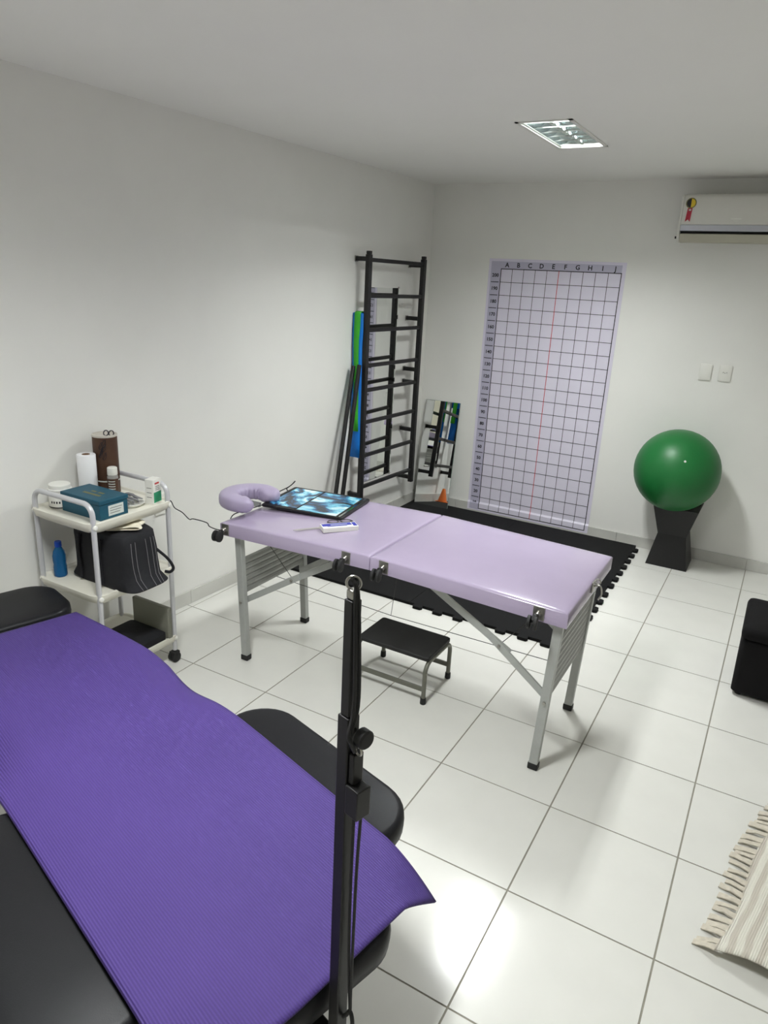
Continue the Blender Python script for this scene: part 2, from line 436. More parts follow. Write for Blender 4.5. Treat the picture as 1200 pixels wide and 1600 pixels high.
MB().prism([(-0.196,0.046),(-0.193,0.050),(-0.16,0.006),(-0.165,0.002)], 'x', -hx+0.02, hx-0.02).build('flap', M_acflap, ac)
MB().prism([(-0.192,0.040),(-0.188,0.044),(-0.13,0.002),(-0.13,-0.002)], 'x', -hx+0.02, hx-0.02).build('outlet_tray', M_acflap, ac)
MB().tube([(-hx-0.018,-0.12,0.03),(-hx+0.002,-0.12,0.03)], 0.008).build('drain_stub', M_black, ac)
# energy badge: round seal over a forked ribbon
bx, bz = -hx+0.062, 0.232
def disc(b, cx, cz, r, y, a0, a1, n=20):
    pts = [(cx, y, cz)] + [(cx+r*math.cos(a0+(a1-a0)*k/n), y, cz+r*math.sin(a0+(a1-a0)*k/n)) for k in range(n+1)]
    b.add(pts, [(0, k+1, k+2) for k in range(n)])
b = MB(); disc(b, bx, bz, 0.032, -0.2042, 0, 2*PI); b.build('badge_rim', M_gold, ac, smooth=0)
b = MB(); disc(b, bx, bz, 0.026, -0.2050, PI/2, 1.5*PI); b.build('badge_dark_half', M_ink, ac, smooth=0)
b = MB(); disc(b, bx, bz, 0.026, -0.2050, -PI/2, PI/2); b.build('badge_yellow_half', M_yellow, ac, smooth=0)
MB().add([(bx-0.016,-0.2048,bz-0.03),(bx+0.013,-0.2048,bz-0.03),(bx+0.008,-0.2046,bz-0.112),(bx-0.005,-0.2046,bz-0.098),(bx-0.022,-0.2046,bz-0.112)], [(0,1,2,3,4)]).build('badge_ribbon', M_ribbon, ac, smooth=0)
MB().add([(bx-0.008,-0.2054,bz-0.036),(bx+0.006,-0.2054,bz-0.036),(bx+0.005,-0.2054,bz-0.046),(bx-0.009,-0.2054,bz-0.046)], [(0,1,2,3)]).build('badge_mark', M_label, ac, smooth=0)
MB().box(-hx+0.31, -hx+0.375, -0.2052, -0.2020, 0.135, 0.143).build('logo_mark', M_white, ac)
MB().box(-hx+0.33, -hx+0.358, -0.2052, -0.2020, 0.125, 0.128).build('logo_mark', M_white, ac)

# ------------------------------------------------------------------ wall plates
def plate(name, label, cx, cz, slots):
    t = thing(name, label, 'wall plate', (cx, 0, cz))
    MB().loft([[(p[0], -0.0005, p[1]) for p in rr(0,0,0.041,0.056,0.008,0)], [(p[0], -0.009, p[1]) for p in rr(0,0,0.041,0.056,0.008,0)], [(p[0], -0.012, p[1]) for p in rr(0,0,0.037,0.052,0.008,0)]]).build('plate', M_white, t)
    if slots:
        MB().loft([[(p[0], -0.012, p[1]) for p in rr(0,0.006,0.02,0.013,0.012,0)], [(p[0], -0.0145, p[1]) for p in rr(0,0.006,0.019,0.012,0.011,0)]]).build('socket', M_white, t)
        for dx in (-0.011, 0, 0.011):
            MB().tube([(dx, -0.0146, 0.006-(0.003 if dx == 0 else 0)), (dx, -0.0156, 0.006-(0.003 if dx == 0 else 0))], 0.0028, 8).build('pin_hole', M_ink, t)
plate('blank_wall_plate', 'blank white wall plate beside the socket, above the green ball', 2.2, 1.365, False)
plate('wall_socket', 'white wall socket plate with pin holes, above the green ball', 2.326, 1.369, True)
ot = thing('power_outlet', 'white power outlet on the wall behind the trolley', 'outlet', (wx(-2.88), -2.88, 0.662), -SL)
MB().box(0.0005, 0.011, -0.04, 0.04, -0.06, 0.06).build('plate', M_white, ot, bevel=0.004)
MB().box(0.011, 0.014, -0.02, 0.02, -0.03, 0.03).build('socket', M_white, ot, bevel=0.002)
MB().box(0.014, 0.045, 0.0, 0.022, 0.015, 0.04).build('adapter', M_white, ot, bevel=0.003)

# ------------------------------------------------------------------ posture chart
GX0, GW, GZ0, GH = 0.6214, 0.9115, 0.0441, 1.9478
def cy_(z, off): return (-0.0025 if z > 0.1 else (-0.0135 if z < 0.086 else -0.0025-0.011*(0.1-z)/0.014)) - off
chart = thing('posture_chart', 'lilac posture grid chart with letters and numbers on the wall', 'wall chart', (0, 0, 0))
def strip(x0, x1, z0, z1, off, name, m, th=0.0008):
    zz = [z0] + [q for q in (0.086, 0.1) if z0 < q < z1] + [z1]
    b = MB(); loops = []
    for z in zz:
        loops.append([(x0, cy_(z, off), z), (x1, cy_(z, off), z), (x1, cy_(z, off-th), z), (x0, cy_(z, off-th), z)])
    b.loft(loops); return b.build(name, m, chart, smooth=0)
SX0, SX1, SZ0, SZ1 = 0.518, 1.562, 0.024, 2.066
strip(SX0, SX1, SZ0, SZ1, 0.0005, 'sheet', M_sheet)
strip(0.538, GX0, 0.034, 2.047, 0.0012, 'number_column', M_strip)
strip(GX0, GX0+GW, GZ0+GH, 2.047, 0.0012, 'letter_row', M_strip)
cw, chh = GW/10, GH/20
def gridmesh(kind):
    b = MB()
    def q(x0, x1, z0, z1, off):
        zz = [z0] + [s for s in (0.086, 0.1) if z0 < s < z1] + [z1]
        for i in range(len(zz)-1):
            b.add([(x0, cy_(zz[i],off), zz[i]), (x1, cy_(zz[i],off), zz[i]), (x1, cy_(zz[i+1],off), zz[i+1]), (x0, cy_(zz[i+1],off), zz[i+1])], [(0,1,2,3)])
    if kind == 'grid':
        for i in range(1, 10):
            if i == 5: continue
            q(GX0+i*cw-0.0019, GX0+i*cw+0.0019, GZ0, GZ0+GH, 0.0018)
        for j in range(1, 20): q(GX0, GX0+GW, GZ0+j*chh-0.0019, GZ0+j*chh+0.0019, 0.0018)
    elif kind == 'border':
        for x in (GX0, GX0+GW): q(x-0.003, x+0.003, GZ0-0.003, GZ0+GH+0.003, 0.0021)
        for z in (GZ0, GZ0+GH): q(GX0, GX0+GW, z-0.003, z+0.003, 0.0021)
    elif kind == 'ticks':
        for j in range(1, 20): q(0.545, GX0-0.012, GZ0+j*chh-0.0028, GZ0+j*chh+0.0028, 0.0021)
    else: q(GX0+5*cw-0.0022, GX0+5*cw+0.0022, GZ0, GZ0+GH, 0.0025)
    return b
gridmesh('grid').build('grid_lines', M_ink, chart, smooth=0)
gridmesh('border').build('grid_border', M_ink, chart, smooth=0)
for j in range(1, 20):
    zt_ = GZ0+j*chh
    MB().box(0.545, GX0-0.012, cy_(zt_,0.0022), cy_(zt_,0.0014), zt_-0.0028, zt_+0.0028).build('tick_mark', M_ink, chart, smooth=0)
gridmesh('red').build('centre_line', M_redink, chart, smooth=0)
ROTW = Matrix.Rotation(PI/2, 4, 'X')
for i, ch in enumerate('ABCDEFGHIJ'):
    text_mesh(ch, 0.047, M_ink, 'printed_letter', chart, Matrix.Translation((GX0+(i+0.5)*cw, cy_(2,0.002), GZ0+GH+0.028)) @ ROTW)
for j in range(20):
    z = GZ0+(j+0.5)*chh
    text_mesh(str((j+1)*10), 0.036, M_ink, 'printed_number', chart, Matrix.Translation((0.578, cy_(z,0.002), z)) @ ROTW)

# ------------------------------------------------------------------ puzzle mats
def jig_edge(p0, p1, teeth, out):
    """points from p0 to p1 (p1 excluded); teeth: +1 tabs, 0 straight"""
    p0 = Vector(p0); p1 = Vector(p1); d = (p1-p0); L = d.length; d.normalize(); n = Vector((d.y, -d.x)) * 1
    pts = [p0]
    if teeth == 0: return pts
    N = 7; pitch = (L-0.03)/N
    for i in range(N):
        s = 0.03 + i*pitch
        base = p0 + d*s
        a, w = 0.022, 0.064
        h = 0.034
        k = teeth
        pts += [base + d*0.006, base + d*0.000 + n*(k*h*0.55), base + d*(0.008) + n*(k*h), base + d*(w-0.008) + n*(k*h), base + d*w + n*(k*h*0.55), base + d*(w-0.006)]
    return pts
def puzzle_mat(x0, y0, edges, label):
    """edges: bottom, right, top, left  (1 tabs out, 0 plain)"""
    S = 0.958
    o = [Vector((0,0)), Vector((S,0)), Vector((S,S)), Vector((0,S))]
    pts = []
    for i in range(4): pts += jig_edge(o[i], o[(i+1)%4], edges[i], 1)
    b = MB(); b.prism([(p.x, p.y) for p in pts], 'z', 0.0005, 0.018)
    m = b.build('puzzle_mat', M_eva, None, smooth=20)
    m.location = (x0, y0, 0)
    return tag(m, label, 'floor mat', 'black interlocking floor mats')
puzzle_mat(0.028, -1.950, (0,0,0,0), 'black interlocking foam mat with a plain border, under the leaning rods')
puzzle_mat(0.988, -1.950, (1,1,0,0), 'black interlocking foam mat with jigsaw tabs, beside the step stool')
puzzle_mat(0.028, -0.990, (0,0,0,0), 'black interlocking foam mat in the corner below the wall ladder')
puzzle_mat(0.988, -0.990, (0,1,0,0), 'black interlocking foam mat below the posture chart, next to the ball stand')

# ------------------------------------------------------------------ wall ladder (stall bars)
LL0 = Vector((0.070, -1.07)); LR0 = Vector((0.115, -0.335))
ladder = thing('wall_ladder', 'black steel stall bars mounted on the left wall', 'wall bars', (LL0.x, LL0.y, 0))
def lloc(v, z): return (v.x-LL0.x, v.y-LL0.y, z)
ldir = (LR0-LL0).normalized()
for P in (LL0, LR0):
    c = lloc(P, 0)
    MB().bar((c[0],c[1],0.262), (c[0],c[1],2.03), 0.036, 0.036, up=(ldir.x, ldir.y, 0)).build('rail', M_blacksteel, ladder, bevel=0.003)
    MB().bar((c[0],c[1],2.0305), (c[0],c[1],2.052), 0.030, 0.030, up=(ldir.x, ldir.y, 0)).build('end_plug', M_rubber, ladder, bevel=0.003)
for z in (1.995, 1.757, 1.525, 1.277, 1.10, 0.865, 0.612, 0.37):
    a = lloc(LL0+ldir*0.017, z); e = lloc(LR0-ldir*0.017, z)
    MB().bar(a, e, 0.026, 0.027).build('rung', M_blacksteel, ladder, bevel=0.005)
def bracket(P, z, extra=0.0):
    c = lloc(P, z); w = wx(P.y, 0.003) - LL0.x
    b = MB(); b.bar((c[0]-0.019, c[1], z), (w+0.004, c[1], z+extra), 0.030, 0.030)
    b.build('wall_bracket', M_blacksteel, ladder, bevel=0.002)
    MB().box(w, w+0.004, c[1]-0.02, c[1]+0.02, z+extra-0.02, z+extra+0.02).build('bracket_plate', M_steel, ladder)
for z in (2.0, 1.60, 0.305): bracket(LL0, z)
for z in (1.985, 1.59, 1.195, 1.093, 0.705, 0.30): bracket(LR0, z)

# exercise bands hung over the bracket beside the left rail
def band(name, label, m, x0, x1, ztop, zfront, zback, yc, th, wav):
    b = MB(); path = []
    gap = 0.0175 + th
    path.append((yc-gap, zfront)); 
    for k in range(1, 9): path.append((yc-gap-0.004*math.sin(k*0.9+wav), zfront+(ztop-zfront)*k/9))
    for k in range(7):
        a = PI - PI*k/6; path.append((yc+gap*math.cos(a), ztop+gap*0.5*math.sin(a)))
    for k in range(1, 9): path.append((yc+gap+0.003*math.sin(k*1.1+wav), ztop-(ztop-zback)*k/8))
    n = len(path); loops = []
    for i, (yy, zz) in enumerate(path):
        t = i/(n-1)
        wob = 0.010*math.sin(t*9+wav)
        xa = x0 + wob*0.6; xb = x1 + wob
        if zz < ztop-0.15: xb -= 0.014*abs(math.sin((ztop-zz)*3.2)); 
        loops.append([(xa, yy, zz), ((xa+xb)/2, yy-0.006*math.sin(zz*7+wav), zz), (xb, yy, zz)])
    vs = [p for l in loops for p in l]; fs = []
    for i in range(n-1):
        for j in range(2): fs.append((i*3+j, i*3+j+1, i*3+4+j, i*3+3+j))
    b.add(vs, fs)
    o = b.build(name, m)
    s = o.modifiers.new('solid', 'SOLIDIFY'); s.thickness = th*0.4; s.offset = 0
    return tag(o, label, 'exercise band')
band('exercise_band', 'long blue latex exercise band hanging beside the wall ladder', M_blueband, -0.028, 0.062, 1.632, 0.60, 0.95, LL0.y, 0.003, 0.3)
band('exercise_band', 'bright green latex exercise band hung over the blue band', M_greenband, -0.008, 0.045, 1.638, 0.80, 0.80, LL0.y, 0.009, 1.4)

# rods leaning against the bands
def rod(a, b_, label):
    o = MB(); o.tube([a, b_], 0.0155, 12)
    r = o.build('exercise_rod', M_black)
    return tag(r, label, 'rod', 'black rods leaning by the wall ladder')
def ext(a, c):     # extend line a->c to the floor
    a = Vector(a); c = Vector(c); t = (a.z-0.0245)/(a.z-c.z); return a + (c-a)*t
A1 = (0.008, -1.128, 1.275); C1 = (0.085, -1.432, 0.39); A2 = (0.030, -1.098, 1.28); C2 = (0.100, -1.362, 0.375)
A2 = (0.052, -1.118, 1.285)
rod(A1, ext(A1, C1), 'thin black rod leaning by the bands, the one farther from the ladder rail')
rod(A2, ext(A2, C2), 'thin black rod leaning by the bands, the one closer to the ladder rail')

# ------------------------------------------------------------------ mirrors
mt = thing('wall_mirror', 'tall narrow mirror on the wall behind the ladder rungs', 'mirror', (wx(-0.68), -0.68, 0.35), -SL)
MB().box(0.001, 0.006, -0.205, 0.205, 0.0, 1.463).build('glass', M_mirror, mt)
for yy, zz in ((0.199, 1.466), (0.199, -0.003), (-0.199, 1.466), (-0.199, -0.003)):
    MB().box(0.0, 0.010, yy-0.006, yy+0.006, zz-0.007, zz+0.007).build('clip', M_steel, mt, bevel=0.002)
lm = thing('leaning_mirror', 'small frameless mirror leaning on the back wall near the corner', 'mirror', (0.226, -0.138, 0.0188), math.radians(3))
lm.rotation_euler = (math.radians(-7.4), math.radians(0.0), math.radians(3.0))
MB().box(-0.155, 0.155, 0.0, 0.004, 0.0, 0.905).build('glass', M_mirror, lm)
MB().box(-0.156, 0.156, 0.0042, 0.009, -0.0004, 0.906).build('backing', M_mirroredge, lm)

# ------------------------------------------------------------------ ball and stand
st = thing('ball_stand', 'black hourglass ball stand on the tiles by the back wall', 'stand', (2.21, -0.185, 0))
def sq(h, z): return [(-h,-h,z),(h,-h,z),(h,h,z),(-h,h,z)]
MB().loft([sq(0.14,0.0005), sq(0.097,0.235)], True, False).build('lower_body', M_black, st, smooth=20)
MB().loft([sq(0.097,0.235), sq(0.15,0.445), sq(0.138,0.445), sq(0.134,0.424)], False, True).build('upper_body', M_black, st, smooth=20)
ball = MB()
loops = []
for i in range(1, 24):
    a = PI*i/24
    loops.append([(0.284*math.sin(a)*math.cos(2*PI*k/48), 0.284*math.sin(a)*math.sin(2*PI*k/48), -0.284*math.cos(a)) for k in range(48)])
ball.loft(loops)
eb = thing('exercise_ball', 'large green exercise ball resting on the black stand', 'exercise ball', (2.165, -0.296, 0.710))
ball.build('ball', M_green, eb, smooth=60)
pl = MB(); pl.lathe([(0.001,0.0),(0.008,0.0),(0.007,0.003),(0.001,0.003)], n=12); p = pl.build('valve_plug', M_white, eb)
d = Vector((0.22, -0.80, 0.40)).normalized(); p.location = d*0.2835; p.rotation_euler = d.to_track_quat('Z','Y').to_euler()

# ------------------------------------------------------------------ ottoman
otm = thing('ottoman', 'black fabric cube ottoman standing on the tiles near the blanket', 'ottoman', (2.985, -1.69, 0))
def puff(b, hx, hy, z0, z1, r, n=4, sag=0.0):
    b.loft([rr(0,0,hx-0.015,hy-0.015,r,z0), rr(0,0,hx,hy,r,z0+0.012), rr(0,0,hx+0.002,hy+0.002,r,(z0+z1)/2), rr(0,0,hx,hy,r,z1-0.02), rr(0,0,hx-0.006,hy-0.006,r,z1-0.006), rr(0,0,hx-0.022,hy-0.022,r,z1), rr(0,0,hx*0.5,hy*0.5,r*0.5,z1+0.004)])
    return b
puff(MB(), 0.216, 0.220, 0.012, 0.305, 0.03).build('body', M_fabric_black, otm, smooth=50)
puff(MB(), 0.222, 0.226, 0.306, 0.368, 0.03).build('lid', M_fabric_black, otm, smooth=50)
for sx in (-1,1):
    for sy in (-1,1):
        MB().lathe([(0.015,0.0),(0.018,0.012)], (sx*0.18, sy*0.18, 0.0), 10).build('foot', M_rubber, otm)

# ------------------------------------------------------------------ fringed blanket
bk = thing('fringed_blanket', 'cream striped woven blanket with fringed edge, lying rumpled on the tiles', 'blanket', (2.86, -3.535, 0), math.radians(-11))
def bz(u, v):      # u across (0..0.9), v along fringe edge (0..0.95)
    e = math.exp(-u*7)
    return 0.016 + 0.030*(1-math.exp(-u*9)) + 0.014*math.sin(v*13+u*5)*(0.3+u) + 0.035*math.exp(-((v-0.02)/0.08)**2)*(0.4+u) + 0.012*math.sin(u*22+v*3)*(1-e)
NU, NV = 30, 34
vs = []; fs = []
for i in range(NU+1):
    for j in range(NV+1):
        u = 0.9*i/NU; v = 0.95*j/NV
        vs.append((u + 0.012*math.sin(v*9), v + 0.02*math.sin(u*8)*(1-v) - 0.06*u*(1-v) + 0.02*u, bz(u, v)))
for i in range(NU):
    for j in range(NV):
        fs.append((i*(NV+1)+j, (i+1)*(NV+1)+j, (i+1)*(NV+1)+j+1, i*(NV+1)+j+1))
o = MB().add(vs, fs).build('cloth', M_stripe, bk, smooth=80)
s = o.modifiers.new('solid', 'SOLIDIFY'); s.thickness = 0.006; s.offset = -1
tv = 0.005
i = 0
while tv < 0.93:
    w = 0.018 + 0.012*random.random()
    b = MB(); x0 = 0.012*math.sin(tv*9); L = 0.060 + 0.015*random.random(); sk = random.uniform(-0.012, 0.012)
    loops = []
    for k in range(5):
        t = k/4; z = bz(0, tv)*(1-t) + 0.0035*t + 0.006*math.sin(t*PI)*random.random()
        x = x0 + 0.004 - L*t; y0 = tv + sk*t; hw = w/2*(1 - 0.18*math.sin(t*PI))
        loops.append([(x, y0-hw, z-0.002), (x, y0+hw, z-0.002), (x, y0+hw, z+0.002), (x, y0-hw, z+0.002)])
    b.loft(loops).build('tassel', M_tassel, bk, smooth=50)
    tv += w + 0.006 + 0.010*random.random(); i += 1

# ------------------------------------------------------------------ step stool
ss = thing('step_stool', 'low black-topped metal step stool under the massage table', 'step stool', (1.35, -2.71, 0))
MB().loft([rr(0,0,0.186,0.118,0.012,0.213), rr(0,0,0.192,0.124,0.014,0.216), rr(0,0,0.192,0.124,0.014,0.23), rr(0,0,0.188,0.12,0.014,0.234)]).build('top', M_rubber, ss)
for sx in (-1, 1):
    x = sx*0.186; R = 0.05
    path = [(x,-0.136,0.02),(x,-0.136,0.155)] + arc((-0.136+R,0.155), R, PI, PI/2, 6, lambda a,b: (x,a,b))[1:] + arc((0.136-R,0.155), R, PI/2, 0, 6, lambda a,b: (x,a,b)) + [(x,0.136,0.02)]
    MB().tube(path, 0.0105, 10).build('leg_frame', M_stoolmetal, ss)
    for sy in (-1, 1):
        MB().lathe([(0.0135,0.0),(0.0145,0.004),(0.0135,0.03),(0.0125,0.032)], (x, sy*0.136, 0.0003), 12).build('rubber_foot', M_rubber, ss)
for sy in (-1, 1):
    MB().bar((-0.178, sy*0.136, 0.075), (0.178, sy*0.136, 0.075), 0.008, 0.024).build('stretcher', M_stoolmetal, ss, bevel=0.001)
MB().box(-0.18, 0.18, -0.1, 0.1, 0.2, 0.2125).build('under_tray', M_stoolmetal, ss)

# ------------------------------------------------------------------ folding massage table
TBX, TBY = 1.335, -2.70
tb = thing('massage_table', 'lilac vinyl folding massage table with grey aluminium legs', 'massage table', (TBX, TBY, 0))
YN, YFA = -0.352, 0.354          # near / far edges, local
def ztop(x): return 0.767 + (x*0.027/0.835 if x < 0 else -x*0.020/0.855)
def cushion(x0, x1, name):
    xsr = [0, 0.006, 0.02, 0.06]; L = x1-x0; W = YFA-YN
    def axis(L, n):
        a = xsr + [0.06 + (L-0.12)*k/n for k in range(1, n)] + [L-q for q in reversed(xsr)]
        return a
    ax = axis(L, 8); ay = axis(W, 8); nx, ny = len(ax), len(ay)
    def drop(d): return 0.0 if d > 0.03 else (0.0008 if d > 0.015 else (0.002 if d > 0.003 else 0.007))
    vs = []; fs = []
    for a in ax:
        for c in ay:
            x = x0+a; yv = YN+c
            dd = max(drop(min(a, L-a)), drop(min(c, W-c)))
            u = 2*a/L-1; v = 2*c/W-1
            crown = (0.007 if x0 < -0.1 else 0.012)*(1-u**6)*(1-v**4)
            vs.append((x, yv, ztop(x) - 0.006 - dd + crown))
    nb = len(vs)
    for a in ax:
        for c in ay:
            x = x0+a; vs.append((x, YN+c, ztop(x)-0.070))
    def I(i, j, k=0): return k*nb + i*ny + j
    for i in range(nx-1):
        for j in range(ny-1):
            fs.append((I(i,j), I(i+1,j), I(i+1,j+1), I(i,j+1)))
            fs.append((I(i,j,1), I(i,j+1,1), I(i+1,j+1,1), I(i+1,j,1)))
    for i in range(nx-1):
        fs.append((I(i,0), I(i,0,1), I(i+1,0,1), I(i+1,0))); fs.append((I(i,ny-1), I(i+1,ny-1), I(i+1,ny-1,1), I(i,ny-1,1)))
    for j in range(ny-1):
        fs.append((I(0,j), I(0,j+1), I(0,j+1,1), I(0,j,1))); fs.append((I(nx-1,j), I(nx-1,j,1), I(nx-1,j+1,1), I(nx-1,j+1)))
    return MB().add(vs, fs).build(name, M_lilac, tb, smooth=60)
cushion(-0.838, -0.002, 'cushion'); cushion(0.002, 0.855, 'cushion')
for x0, x1 in ((-0.825, -0.01), (0.01, 0.842)):
    b = MB()
    loopz = lambda x: ztop(x)-0.0705
    b.loft([[(x0,YN+0.035,loopz(x0)),(x0,YFA-0.035,loopz(x0)),(x0,YFA-0.035,loopz(x0)-0.014),(x0,YN+0.035,loopz(x0)-0.014)],
            [(x1,YN+0.035,loopz(x1)),(x1,YFA-0.035,loopz(x1)),(x1,YFA-0.035,loopz(x1)-0.014),(x1,YN+0.035,loopz(x1)-0.014)]])
    b.build('base_frame', M_white, tb, smooth=0)
LEGS = {}
for side, xb, xt in ((-1, 0.601-TBX, 0.570-TBX), (1, 2.124-TBX, 2.150-TBX)):
    for yy in (-3.0-TBY, -2.497-TBY):
        zt = ztop(xt)-0.085
        l = MB(); l.bar((xb,yy,0.022), (xt,yy,zt), 0.030, 0.036, up=(1,0,0))
        lo = l.build('leg', M_alu, tb, bevel=0.002)
        MB().bar((xb,yy,0.0005),(xb,yy,0.03), 0.036, 0.042, up=(1,0,0)).build('foot_cap', M_rubber, lo, bevel=0.004)
        zz = 0.32; xx = xb+(xt-xb)*zz/zt
        ys_ = -1 if yy < -0.1 else 1
        MB().tube([(xx, yy-0.022, zz),(xx, yy+0.022, zz)], 0.007, 10).build('bolt', M_steel, lo)
    # slatted end panel
    z0, z1 = (0.365, 0.545) if side < 0 else (0.335, 0.60)
    n = 6 if side < 0 else 8
    for i in range(n):
        za = z0+(z1-z0)*i/n; zb = z0+(z1-z0)*(i+1)/n-0.002; zm = (za+zb)/2
        xm = xb+(xt-xb)*zm/0.68
        MB().loft([[(xm-0.010,yy,za),(xm+0.010,yy,za),(xm+0.013,yy,zm),(xm+0.010,yy,zb),(xm-0.010,yy,zb),(xm-0.013,yy,zm)] for yy in (-0.283, 0.186)]).build('slat', M_aluslat, tb, smooth=20)
    # folding braces
    for yy in (-3.0-TBY+0.026, -2.497-TBY-0.026):
        if side < 0: P = [(0.586, 0.32), (0.868, 0.500), (1.16, 0.676)]
        else: P = [(2.137, 0.32), (1.915, 0.486), (1.555, 0.682)]
        a, j, e = [(p[0]-TBX, yy, p[1]) for p in P]
        d = (Vector(j)-Vector(a)).normalized()
        MB().bar(a, Vector(j)+d*0.05, 0.010, 0.030).build('brace', M_alu, tb, bevel=0.001)
        off = 0.010 if yy < 0 else -0.010
        j2 = Vector(j)+Vector((0, off*1.05, 0)); e2 = Vector(e)+Vector((0, off*1.05, 0)); d2 = (e2-j2).normalized()
        MB().bar(j2-d2*0.05, e2, 0.010, 0.030).build('brace', M_alu, tb, bevel=0.001)
        MB().tube([(j[0], j[1]-0.012, j[2]),(j[0], j[1]+0.022, j[2])], 0.007, 10).build('brace_bolt', M_steel, tb)
# tension cables
cz = 0.346
MB().tube([(0.60-TBX,-0.05,0.37),(1.29-TBX,-0.05,cz),(2.13-TBX,-0.05,0.36)], 0.0016, 6).build('cable', M_wire, tb)
MB().tube([(1.29-TBX,-0.05,cz),(1.325-TBX,-0.05,0.69)], 0.0012, 6).build('cable', M_wire, tb)
MB().tube([(0.868-TBX,-0.27,0.505),(0.615-TBX,-0.20,0.668)], 0.0016, 6).build('cable', M_wire, tb)
MB().tube([(1.915-TBX,-0.27,0.49),(2.09-TBX,-0.02,0.672)], 0.0016, 6).build('cable', M_wire, tb)
# side casters
for xx in (0.530, 1.216, 1.404, 2.080):
    x = xx-TBX; z = ztop(x)-0.036
    b = MB(); b.box(x-0.022, x+0.022, YN-0.005, YN-0.0004, z-0.028, z+0.026)
    cst = b.build('caster_plate', M_steel, tb, bevel=0.001)
    MB().tube([(x, YN-0.004, z), (x, YN-0.024, z-0.004)], 0.011, 12).build('caster_swivel', M_steel, cst)
    MB().bar((x-0.004, YN-0.022, z-0.004), (x-0.008, YN-0.048, z-0.020), 0.018, 0.02).build('caster_fork', M_blacksteel, cst, bevel=0.003)
    for s in (-1, 1):
        c = Vector((x-0.008+s*0.0125, YN-0.048, z-0.024))
        wdir = Vector((1, 0.15, 0)).normalized()
        MB().tube([c-wdir*0.007, c-wdir*0.005, c+wdir*0.005, c+wdir*0.007], [0.022,0.0265,0.0265,0.022], 20).build('caster_wheel', M_rubber, cst)
# end latch hook
hk = MB(); hx0 = 0.857
hk.tube(smoothpath([(hx0+0.004,0.0,0.725),(hx0+0.03,-0.004,0.732),(hx0+0.04,-0.01,0.70),(hx0+0.03,-0.012,0.675)]), 0.004, 8)
hk.build('end_hook', M_steel, tb)
MB().box(hx0-0.0005, hx0+0.005, -0.022, 0.022, 0.70, 0.745).build('hook_plate', M_steel, tb, bevel=0.001)
MB().tube([(hx0+0.012+0.011*math.cos(a*PI/8), 0.03, 0.735+0.011*math.sin(a*PI/8)) for a in range(16)], 0.0025, 6, closed=True).build('hook_ring', M_steel, tb)
# face cradle: horseshoe cushion open towards the table
fcx, fcy, fcz = 0.488-TBX, -2.822-TBY, 0.795
path = []; rad = []
N = 34
for k in range(N+1):
    t = k/N; a = math.radians(38) + math.radians(284)*t
    path.append((fcx + 0.098*math.cos(a)*1.0, fcy + 0.112*math.sin(a), fcz + 0.006*math.sin(t*PI)))
loops = []
for k, pth in enumerate(path):
    t = k/N
    pv = Vector(path[max(k-1,0)]); nv = Vector(path[min(k+1,N)]); d = (nv-pv).normalized(); s = d.cross(Vector((0,0,1)))
    e = min(t, 1-t); taper = min(1.0, 0.35+e*14) if e < 0.05 else 1.0
    wr = 1 + 0.09*math.sin(k*2.3)*(1 if 0.15 < t < 0.85 else 1.6)
    L = []
    for q in range(20):
        a = 2*PI*q/20; cx = math.copysign(abs(math.cos(a))**0.6, math.cos(a)); cz_ = math.copysign(abs(math.sin(a))**0.6, math.sin(a))
        inner = wr if cx < 0 else 1.0
        L.append(Vector(pth) + s*(0.050*taper*cx*inner) + Vector((0,0,0.036*taper*cz_)))
    loops.append(L)
MB().loft(loops).build('face_cradle', M_lilac_cloth, tb, smooth=70)
b = MB(); b.box(0.40-TBX, 0.50-TBX, fcy-0.07, fcy-0.055, 0.735, 0.757); b.box(0.40-TBX, 0.50-TBX, fcy+0.055, fcy+0.07, 0.735, 0.757)
b.build('cradle_bracket', M_alu, tb)

# ------------------------------------------------------------------ things on the table
def tz(x, y):   # table top height, world x,y
    lx = x-TBX; x0, x1 = (-0.838, -0.002) if lx < 0 else (0.002, 0.855)
    u = 2*(lx-x0)/(x1-x0)-1; v = 2*(y-TBY-YN)/(YFA-YN)-1
    return ztop(lx)-0.006+0.007*(1-u**6)*(1-v**6)
xc, yc = 0.735, -2.590
xz = max(tz(0.95, -2.6), tz(0.6,-2.6), tz(0.75,-2.6)) + 0.001
xl = thing('xray_light_box', 'slim black light panel showing two x-ray films on the massage table', 'light box', (xc, yc, xz), math.radians(8.5))
MB().loft([rr(0,0,0.222,0.178,0.012,0.0), rr(0,0,0.224,0.18,0.012,0.003), rr(0,0,0.224,0.18,0.012,0.011), rr(0,0,0.222,0.178,0.012,0.013)]).build('panel', M_black, xl)
MB().box(-0.200, -0.040, -0.150, 0.160, 0.0131, 0.0137).build('xray_film', film_material('xray_film_a', (3.1,1.7,0), (14,9,1)), xl)
MB().box(-0.030, 0.185, -0.165, 0.160, 0.0131, 0.0137).build('xray_film', film_material('xray_film_b', (7.3,2.2,0), (5,12,1)), xl)
MB().box(0.199, 0.209, -0.168, 0.168, 0.0131, 0.0145).build('edge_strip', M_chrome, xl)
MB().tube(smoothpath([(-0.215,0.09,0.006),(-0.235,0.10,0.022),(-0.25,0.14,0.012),(-0.235,0.175,0.03),(-0.215,0.16,0.05),(-0.225,0.12,0.03),(-0.26,0.07,0.008),(-0.245,0.03,0.012),(-0.225,0.02,0.006)]), 0.0028, 8).build('cord', M_rubber, xl)
